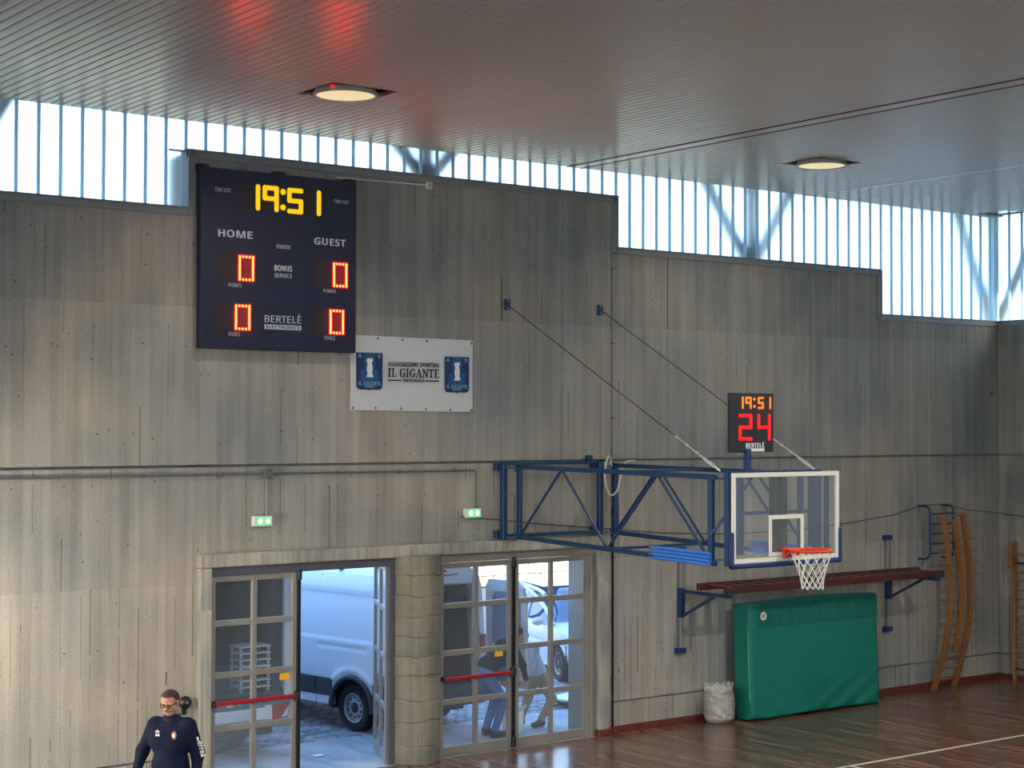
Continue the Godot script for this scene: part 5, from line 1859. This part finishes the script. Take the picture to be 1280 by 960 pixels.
	for side in 2:
		var mx := func(x: float) -> float: return x if side == 0 else W - x
		for q in [[0.10, 0.50], [1.40, 1.755], [1.765, 3.88], [4.80, 5.1]]:
			mb = MB.new()
			mb.span(Vector3(mx.call(-0.014), 0.475, -q[1]), Vector3(mx.call(0.04), 0.74, -q[0]), 0.012)
			part("cladding", mb, M.van_grey, o)
		for q in [[1.38, 1.755], [1.765, 3.9]]:
			mb = MB.new()
			mb.span(Vector3(mx.call(0.0), 0.34, -q[1]), Vector3(mx.call(0.06), 0.475, -q[0]), 0.014)
			part("sill", mb, M.van_white, o)
		for c in [0.95, 4.35]:
			mb = MB.new()
			var arc := []
			for k in 21:
				var a := lerpf(-0.05, PI + 0.05, k / 20.0)
				arc.append(Vector3(mx.call(-0.008), 0.34 + 0.455 * sin(a), -(c + 0.455 * cos(a))))
			mb.tube(arc, 0.042, 8)
			part("arch_trim", mb, M.van_grey, o)
			mb = MB.new()
			var well := []
			for z in [0.01, 0.5]:
				var ring := []
				for k in 21:
					var a := lerpf(-0.1, PI + 0.1, k / 20.0)
					ring.append(Vector3(mx.call(z), 0.34 + 0.45 * sin(a), -(c + 0.45 * cos(a))))
				well.append(ring)
			mb.loft(well, false)
			mb.span(Vector3(mx.call(0.5), 0.2, -c - 0.45), Vector3(mx.call(0.52), 0.8, -c + 0.45))
			part("wheel_well", mb, M.black_rubber, o)
			wheel(o, Vector3(mx.call(0.13), 0.345, -c), 0.345, 0.22, -1.0 if side == 0 else 1.0)
		mb = MB.new()
		mb.span(Vector3(mx.call(0.005), 0.18, -0.47), Vector3(mx.call(0.25), 0.48, -0.44), 0.006)
		part("mud_flap", mb, M.black_rubber, o)
		for q in [[0.76, 0.98, M.tail_red], [1.0, 1.12, M.letter_white], [1.14, 1.36, M.tail_red]]:
			mb = MB.new()
			mb.span(Vector3(mx.call(-0.006), q[0], -0.12), Vector3(mx.call(0.11), q[1], 0.016), 0.01)
			part("tail_lamp", mb, q[2], o)
		# tail door swung straight back
		mb = MB.new()
		var dpts := []
		for q in [[0.06, 0.62], [0.84, 0.62], [0.86, 0.75], [0.85, 1.9], [0.80, 2.10], [0.68, 2.20], [0.10, 2.20], [0.04, 2.10]]: dpts.append(Vector2(q[0], q[1]))
		var db := Basis(Vector3(0, 0, 1), Vector3.UP, Vector3(-1, 0, 0) if side == 1 else Vector3(1, 0, 0))
		mb.prism(PackedVector2Array(dpts), 0.06, Transform3D(db, Vector3(W + 0.005 if side == 1 else -0.005, 0, 0.02)))
		var dr := part("tail_door", mb, M.van_white, o)
		mb = MB.new()
		var win := []
		for q in [[0.20, 1.28], [0.28, 1.22], [0.70, 1.22], [0.76, 1.28], [0.76, 1.92], [0.68, 2.03], [0.26, 2.03], [0.20, 1.94]]: win.append(Vector2(q[0], q[1]))
		mb.prism(PackedVector2Array(win), 0.012, Transform3D(db, Vector3(W - 0.066 if side == 1 else 0.066, 0, 0.02)))
		part("door_recess", mb, mat("door_card", Color(0.45, 0.52, 0.60), 0.5) if not M.has("door_card") else M.door_card, dr)
		mb = MB.new()
		mb.span(Vector3(W - 0.085 if side == 1 else 0.055, 0.70, 0.2), Vector3(W - 0.055 if side == 1 else 0.085, 1.12, 0.74), 0.01)
		part("door_card", mb, M.door_card, dr)
	for s in [0.66, 1.46, 2.6]:
		for x in [0.22, W - 0.22]:
			mb = MB.new()
			mb.lathe([Vector2(0.05, 0.0), Vector2(0.03, 0.05), Vector2(0.015, 0.10), Vector2(0.0, 0.11)], Transform3D(Basis(), Vector3(x, 2.345, -s)), 10)
			part("rack_foot", mb, M.van_grey, o)
	for s in [0.66, 2.6]:
		mb = MB.new()
		mb.bar(Vector3(0.1, 2.47, -s), Vector3(W - 0.1, 2.47, -s), 0.06, 0.035, 0.008)
		part("rack_bar", mb, M.van_grey, o)

func build_cargo_van() -> void:
	var P := Vector3(9.55, -0.02, -1.60)
	var o := thing("van", "pale grey cargo van with dark open load space behind the left door's panes", "van", P)
	var W := 1.98
	var mb := MB.new()
	for q in [[Vector3(0, 0.45, -4.6), Vector3(0.05, 2.62, -0.04)], [Vector3(W - 0.05, 0.45, -4.6), Vector3(W, 2.62, -0.04)], [Vector3(0, 2.58, -4.6), Vector3(W, 2.66, -0.04)], [Vector3(0, 0.45, -4.65), Vector3(W, 2.62, -4.58)]]:
		mb.span(q[0], q[1], 0.02)
	mb.span(Vector3(W - 0.13, 0.78, -0.10), Vector3(W - 0.0, 2.62, 0.0), 0.02)
	mb.span(Vector3(0.0, 0.78, -0.10), Vector3(0.13, 2.62, 0.0), 0.02)
	part("body", mb, M.van_white, o)
	mb = MB.new()
	mb.span(Vector3(0.05, 0.80, -4.4), Vector3(W - 0.05, 0.86, -0.05))
	mb.span(Vector3(0.05, 0.86, -4.4), Vector3(0.09, 2.58, -0.1))
	mb.span(Vector3(W - 0.28, 0.86, -4.4), Vector3(W - 0.135, 2.58, -0.12))
	mb.span(Vector3(0.05, 0.86, -4.45), Vector3(W - 0.05, 2.58, -4.4))
	mb.span(Vector3(0.05, 2.53, -4.4), Vector3(W - 0.05, 2.57, -0.1))
	part("load_space", mb, M.van_inside, o)
	mb = MB.new()
	mb.span(Vector3(0.02, 0.66, -0.10), Vector3(W - 0.02, 0.80, 0.02), 0.02)
	part("load_sill", mb, M.van_step, o)
	mb = MB.new()
	mb.span(Vector3(0.02, 0.48, -0.12), Vector3(W - 0.42, 0.66, 0.05), 0.03)
	part("tail_panel", mb, M.van_white, o)
	mb = MB.new()
	mb.span(Vector3(0.0, 0.30, -0.12), Vector3(W - 0.35, 0.48, 0.08), 0.03)
	mb.span(Vector3(W - 0.36, 0.40, -0.1), Vector3(W - 0.15, 0.45, 0.08), 0.012)
	part("bumper", mb, M.van_grey, o)
	mb = MB.new()
	mb.span(Vector3(W - 0.46, 0.48, -0.10), Vector3(W - 0.33, 0.69, 0.04), 0.02)
	part("lamp_housing", mb, M.van_white, o)
	mb = MB.new()
	mb.prism(PackedVector2Array([Vector2(W - 0.35, 0.48), Vector2(W - 0.13, 0.52), Vector2(W - 0.10, 0.70), Vector2(W - 0.35, 0.68)]), 0.06, Transform3D(Basis(), Vector3(0, 0, 0.0)))
	var tl := part("tail_lamp", mb, M.tail_red, o)
	mb = MB.new()
	mb.prism(PackedVector2Array([Vector2(W - 0.22, 0.51), Vector2(W - 0.13, 0.53), Vector2(W - 0.11, 0.66)]), 0.01, Transform3D(Basis(), Vector3(0, 0, 0.055)))
	part("reversing_lamp", mb, M.letter_white, tl)
	for y in [1.25, 2.0, 2.35]:
		mb = MB.new()
		mb.span(Vector3(W - 0.05, y, -0.03), Vector3(W + 0.035, y + 0.16, 0.03), 0.008)
		part("door_hinge", mb, M.van_step, o)
	for q in [[0.99, 1.14], [0.62, 0.76]]:
		mb = MB.new()
		mb.box(Vector3(q[0], 0.735, 0.024), Vector3(0.10, 0.05, 0.012), 0.004)
		mb.box(Vector3(q[1], 0.735, 0.024), Vector3(0.03, 0.05, 0.012), 0.004)
		part("tie_down", mb, M.letter_grey, o)
	for z in [-0.72, -3.7]:
		for s in 2: wheel(o, Vector3(0.16 if s == 0 else W - 0.62, 0.33, z), 0.33, 0.22, -1.0 if s == 0 else 1.0)
	# stack of folding benches on its load floor
	for k in 7:
		var b := thing("folding_bench", "pale folding bench in the cargo van's stack, %s" % ["lowest of the seven", "second from the bottom", "third from the bottom", "in the middle of the stack", "third from the top", "second from the top", "topmost of the seven"][k], "bench", P + Vector3(1.44, 0.862 + k * 0.092, -0.25), 0.0, "folding benches stacked in the cargo van")
		mb = MB.new()
		mb.box(Vector3(0, 0.072, 0), Vector3(0.47, 0.026, 0.34), 0.006)
		part("top", mb, mat("bench_pale", Color(0.66, 0.70, 0.72), 0.5) if not M.has("bench_pale") else M.bench_pale, b)
		for s in [-1, 1]:
			for z in [-0.13, 0.13]:
				mb = MB.new()
				mb.box(Vector3(s * 0.21, 0.032, z), Vector3(0.035, 0.06, 0.035), 0.005)
				part("folded_leg", mb, M.bench_pale, b)

func build_car() -> void:
	var o := thing("car", "white hatchback car with blue-tinted windscreen parked nose towards the building", "car", Vector3(21.1, -0.02, -6.98), deg_to_rad(162))
	# local: x across, y up, tail at z = 0, nose at z = -4
	var W := 1.76
	var L := 4.0
	var top := func(s: float) -> float: return lerpf(0.86, 0.92, smoothstep(0.0, 0.2, s)) - 0.02 * smoothstep(2.7, 3.3, s) - 0.16 * smoothstep(3.2, 4.0, s)
	var xo := func(s: float, y: float) -> float: return 0.05 * clampf((0.5 - y) / 0.25, 0, 1) + 0.03 * pow(clampf((y - 0.65) / 0.3, 0, 1), 2) + 0.03 * exp(-pow((y - 0.62) / 0.02, 2)) * 0.3 + 0.25 * pow(clampf((s - 3.2) / 0.8, 0, 1), 2) + 0.15 * pow(clampf((0.5 - s) / 0.5, 0, 1), 2) + 0.01 * exp(-pow((s - 2.62) / 0.012, 2)) + 0.01 * exp(-pow((s - 1.45) / 0.012, 2))
	var wells := [Vector3(0.72, 0.31, 0.36), Vector3(3.22, 0.31, 0.36)]
	var mb := MB.new()
	side_skin(mb, L, 90, 24, 0.20, top, xo, wells, 0.0)
	side_skin(mb, L, 90, 24, 0.20, top, xo, wells, W)
	var deck := []
	for i in 41:
		var s := L * i / 40.0
		var y: float = top.call(s)
		var x: float = xo.call(s, y)
		var ring := []
		for k in 9:
			var u := k / 8.0
			ring.append(Vector3(lerpf(x, W - x, u), y + 0.06 * sin(u * PI), -s))
		deck.append(ring)
	mb.loft(deck, false)
	for s in [0.0, L]:
		var x: float = xo.call(s, 0.6)
		mb.fan([Vector3(x, 0.2, -s), Vector3(W - x, 0.2, -s), Vector3(W - x, top.call(s), -s), Vector3(W * 0.5, top.call(s) + 0.06, -s), Vector3(x, top.call(s), -s)], Vector3(0, 0, 1 if s == 0.0 else -1))
	part("body", mb, M.van_white, o)
	var roof := func(s: float) -> float: return 0.90 + 0.58 * smoothstep(0.0, 0.55, s) * (1.0 - pow(smoothstep(1.7, 2.85, s), 1.25))
	mb = MB.new()
	var cab := []
	for i in 31:
		var s := 0.08 + 2.80 * i / 30.0
		var y: float = roof.call(s)
		var inset := 0.07 + 0.22 * (y - 0.9) / 0.58
		var ring := []
		for k in 17:
			var u := k / 16.0
			var side := 1.0 - absf(u * 2 - 1)
			var t := smoothstep(0.0, 0.45, side)
			ring.append(Vector3(lerpf(0.07, W - 0.07, u) if t < 0.01 else lerpf(lerpf(0.07, inset, t), W - lerpf(0.07, inset, t), u), 0.90 + (y - 0.90) * t + 0.03 * sin(u * PI) * t, -s))
		cab.append(ring)
	mb.loft(cab, false)
	part("glasshouse", mb, M.car_glass, o)
	mb = MB.new()      # roof skin and pillars over the glass
	var skin := []
	for i in 15:
		var s := 0.42 + 1.35 * i / 14.0
		var ring := []
		for k in 9:
			var u := k / 8.0
			ring.append(Vector3(lerpf(0.28, W - 0.28, u), roof.call(s) + 0.022 + 0.03 * sin((0.2 + 0.6 * u) * PI), -s))
		skin.append(ring)
	mb.loft(skin, false)
	part("roof", mb, M.van_white, o)
	for side in 2:
		var mx := func(x: float) -> float: return x if side == 0 else W - x
		for q in [[[0.25, 0.62, 1.46], [0.17, 2.15, 1.36], [0.09, 2.85, 0.93]], [[0.24, 0.6, 1.46], [0.13, 0.25, 1.15], [0.08, 0.1, 0.92]], [[0.24, 1.42, 1.47], [0.08, 1.45, 0.92]], [[0.25, 0.6, 1.47], [0.25, 1.75, 1.48], [0.2, 2.1, 1.40]]]:
			mb = MB.new()
			var pth := []
			for e in q: pth.append(Vector3(mx.call(e[0]), e[2], -e[1]))
			if pth.size() == 3:
				var cv := []
				for i in 13:
					var t := i / 12.0
					cv.append(pth[0].lerp(pth[1], t).lerp(pth[1].lerp(pth[2], t), t))
				pth = cv
			mb.tube(pth, 0.038, 8)
			part("pillar", mb, M.van_white, o)
		for c in [0.72, 3.22]:
			wheel(o, Vector3(mx.call(0.12), 0.31, -c), 0.31, 0.2, -1.0 if side == 0 else 1.0)
			mb = MB.new()
			mb.span(Vector3(mx.call(0.05), 0.22, -c - 0.36), Vector3(mx.call(0.3), 0.66, -c + 0.36))
			part("wheel_well", mb, M.black_rubber, o)
		mb = MB.new()
		mb.ball(Vector3(mx.call(-0.10), 0.98, -2.55), Vector3(0.12, 0.075, 0.07), 14, 10)
		mb.bar(Vector3(mx.call(0.0), 0.93, -2.55), Vector3(mx.call(0.10), 0.91, -2.55), 0.04, 0.03, 0.008)
		part("mirror", mb, M.van_white, o)
		mb = MB.new()
		mb.box(Vector3(mx.call(0.05), 0.74, -1.62), Vector3(0.03, 0.035, 0.18), 0.008)
		part("door_handle", mb, M.van_white, o)
		mb = MB.new()
		mb.ball(Vector3(mx.call(0.33), 0.66, -3.86), Vector3(0.17, 0.09, 0.16), 14, 8)
		part("headlamp", mb, M.letter_white, o)
	mb = MB.new()
	mb.span(Vector3(0.1, 0.16, -3.9), Vector3(W - 0.1, 0.24, -0.1), 0.02)
	part("underside", mb, M.black_rubber, o)

func build_yard() -> void:
	var mb := MB.new()
	mb.span(Vector3(-40, -0.4, -60), Vector3(80, -0.05, -0.63))
	struct("ground", mb, M.asphalt)
	mb = MB.new()
	mb.span(Vector3(0, -0.2, -2.12), Vector3(30, -0.02, -0.63), 0.01)
	struct("path", mb, M.yard_concrete)
	# grey setts beyond the concrete strip: nearest rows one by one, the rest as one field
	var paving := group_struct("pavement")
	var shapes := []
	for k in 4:
		var s := MB.new()
		s.box(Vector3(0, 0, 0), Vector3(0.185, 0.07, 0.118), 0.014)
		shapes.append(s.mesh([M.sett_grey, M.sett_pale, M.sett_grey, M.sett_pale][k]))
	rng.seed = 9
	var rest := [[], []]
	var count := 0
	for r in 42:
		var z := -2.20 - r * 0.138
		for c in 95:
			var x := 8.0 + c * 0.205 + (0.1 if r % 2 else 0.0)
			var at := Vector3(x, -0.055 + rng.randf_range(-0.004, 0.004), z)
			var near := r < 14 and x > 9.9 and x < 14.1
			var kind := rng.randi() % 2
			if near and count < 290:
				place("sett", shapes[kind], paving, at); count += 1
			else:
				rest[kind].append(at)
	for kind in 2:
		var mm := MultiMesh.new()
		mm.transform_format = MultiMesh.TRANSFORM_3D
		mm.mesh = shapes[kind]
		mm.instance_count = rest[kind].size()
		for i in rest[kind].size(): mm.set_instance_transform(i, Transform3D(Basis(), rest[kind][i]))
		var mi := MultiMeshInstance3D.new()
		mi.multimesh = mm
		mi.name = "sett_field"
		mi.set_meta("kind", "stuff")
		paving.add_child(mi, true)
	# sunlit stone wall across the yard, with a bank of grass above it
	var w := group_struct("wall_yard")
	mb = MB.new()
	mb.span(Vector3(14, -0.05, -19.5), Vector3(38, 2.3, -19.03))
	part("core", mb, M.stone_dark, w)
	var st := []
	for k in 6:
		var s := MB.new()
		rng.seed = k
		s.box(Vector3(0, 0, 0), Vector3(0.76 + 0.03 * (k % 3), 0.27, 0.12), 0.025)
		st.append(s.mesh(M.stone if k % 3 else mat("stone_%s" % ["tan", "cream"][k % 2], Color(0.84 + 0.04 * (k % 2), 0.79, 0.68), 0.9)))
	rng.seed = 21
	for r in 8:
		for c in 26:
			place("stone", st[rng.randi() % 6], w, Vector3(15.0 + c * 0.82 + (0.4 if r % 2 else 0.0), 0.12 + r * 0.29, -18.98 + rng.randf_range(-0.02, 0.03)))
	mb = MB.new()
	var rows := []
	for j in 8:
		var row := []
		for i in 40:
			rng.seed = i * 40 + j
			row.append(Vector3(5.0 + i * 1.0, 2.25 + j * 0.16 + rng.randf_range(-0.1, 0.1), -19.3 - j * 2.0))
		rows.append(row)
	mb.loft(rows, false)
	struct("hill", mb, M.grass)
	# white board on low trestles at the edge of the strip
	var o := thing("trestle_board", "white board on a low dark stand on the paving by the right-hand panes", "board", Vector3(17.15, -0.02, -2.35), 0.3)
	mb = MB.new()
	mb.box(Vector3(0, 0.13, 0), Vector3(0.85, 0.03, 0.55), 0.006)
	part("top", mb, M.letter_white, o)
	for s in [-1, 1]:
		mb = MB.new()
		mb.bar(Vector3(s * 0.36, 0.0, -0.2), Vector3(s * 0.36, 0.115, 0.2), 0.03, 0.03)
		mb.bar(Vector3(s * 0.36, 0.0, 0.2), Vector3(s * 0.36, 0.115, -0.2), 0.03, 0.03)
		part("leg", mb, M.van_grey, o)
	mb = MB.new()
	mb.box(Vector3(0, 0.105, 0.29), Vector3(0.95, 0.02, 0.03))
	part("rail", mb, M.van_grey, o)
	# scrap of white paper
	mb = MB.new()
	var rr := []
	for j in 5:
		var row := []
		for i in 6: row.append(Vector3(i * 0.03 - 0.07, 0.006 + 0.012 * absf(sin(i * 1.7 + j)), j * 0.03 - 0.06))
		rr.append(row)
	mb.loft(rr, false)
	tag(part("paper_scrap", mb, M.letter_white, null, Vector3(11.66, -0.02, -1.15)), "small scrap of white paper on the concrete outside the open doorway", "paper")

func _ready() -> void:
	# ---- camera
	var cam := Camera3D.new()
	cam.name = "camera"
	cam.position = Vector3(0, 4.5215, 18.745)
	cam.rotation_order = EULER_ORDER_YXZ
	cam.rotation_degrees = Vector3(1.351, -36.93, 0.151)
	cam.fov = rad_to_deg(2.0 * atan(480.0 / 2091.0))
	cam.near = 0.05; cam.far = 300.0
	add_child(cam)
	# ---- sky and exposure
	var we := WorldEnvironment.new()
	we.name = "surroundings"
	var e := Environment.new()
	e.background_mode = Environment.BG_SKY
	var sm := ProceduralSkyMaterial.new()
	sm.sky_top_color = Color(0.50, 0.72, 1.0)
	sm.sky_horizon_color = Color(0.86, 0.95, 1.0)
	sm.sky_curve = 0.25
	sm.sky_energy_multiplier = SKY
	sm.ground_bottom_color = Color(0.45, 0.48, 0.5)
	sm.ground_horizon_color = Color(0.7, 0.78, 0.82)
	sm.ground_energy_multiplier = SKY * 0.7
	var sky := Sky.new()
	sky.sky_material = sm
	e.sky = sky
	e.tonemap_mode = Environment.TONE_MAPPER_LINEAR
	e.tonemap_exposure = EXPOSURE
	e.sdfgi_enabled = true; e.ssao_enabled = true; e.ssil_enabled = true
	we.environment = e
	add_child(we)
	# ---- sun, behind the hall and to its right: the near yard lies in the building's shade
	var sun := DirectionalLight3D.new()
	sun.name = "sun"
	sun.sky_mode = DirectionalLight3D.SKY_MODE_LIGHT_ONLY
	sun.light_energy = SUN
	sun.light_color = Color(1.0, 0.95, 0.85)
	sun.light_angular_distance = 0.6
	sun.shadow_enabled = true
	add_child(sun)
	sun.look_at_from_position(Vector3(0.55, 0.62, 0.62) * 50, Vector3.ZERO)
	# ---- daylight from the hall's other glazed sides, behind and beside the camera
	for q in [[Vector3(9.5, 6.8, 28.9), Vector3(9.5, 7.2, 0), 31.0, 2.8, DAY_BACK], [Vector3(-5.9, 7.0, 14.5), Vector3(10.0, 7.2, 10.0), 28.0, 2.2, DAY_LEFT], [Vector3(-5.9, 1.5, 9.0), Vector3(7.0, 1.3, 2.0), 17.0, 2.4, DAY_LOW], [Vector3(24.9, 7.3, 20.5), Vector3(8, 7, 14), 17.0, 1.8, DAY_RIGHT]]:
		var a := AreaLight3D.new()
		a.name = "daylight"
		a.area_size = Vector2(q[2], q[3])
		a.area_normalize_energy = false
		a.light_energy = q[4]
		a.light_color = Color(0.93, 0.97, 1.0)
		a.area_range = 60
		a.shadow_enabled = true
		add_child(a, true)
		a.look_at_from_position(q[0], q[1])
	textures_and_materials()
	build_walls()
	build_windows()
	build_ceiling()
	build_floor()
	build_doors()
	build_yard()
	build_goal()
	build_scoreboard()
	build_equipment()
	build_white_van()
	build_cargo_van()
	build_car()
	build_banner()
	build_man()
	build_yard_people()
	build_lamps()
	build_landing_lamp()
	build_wall_fittings()
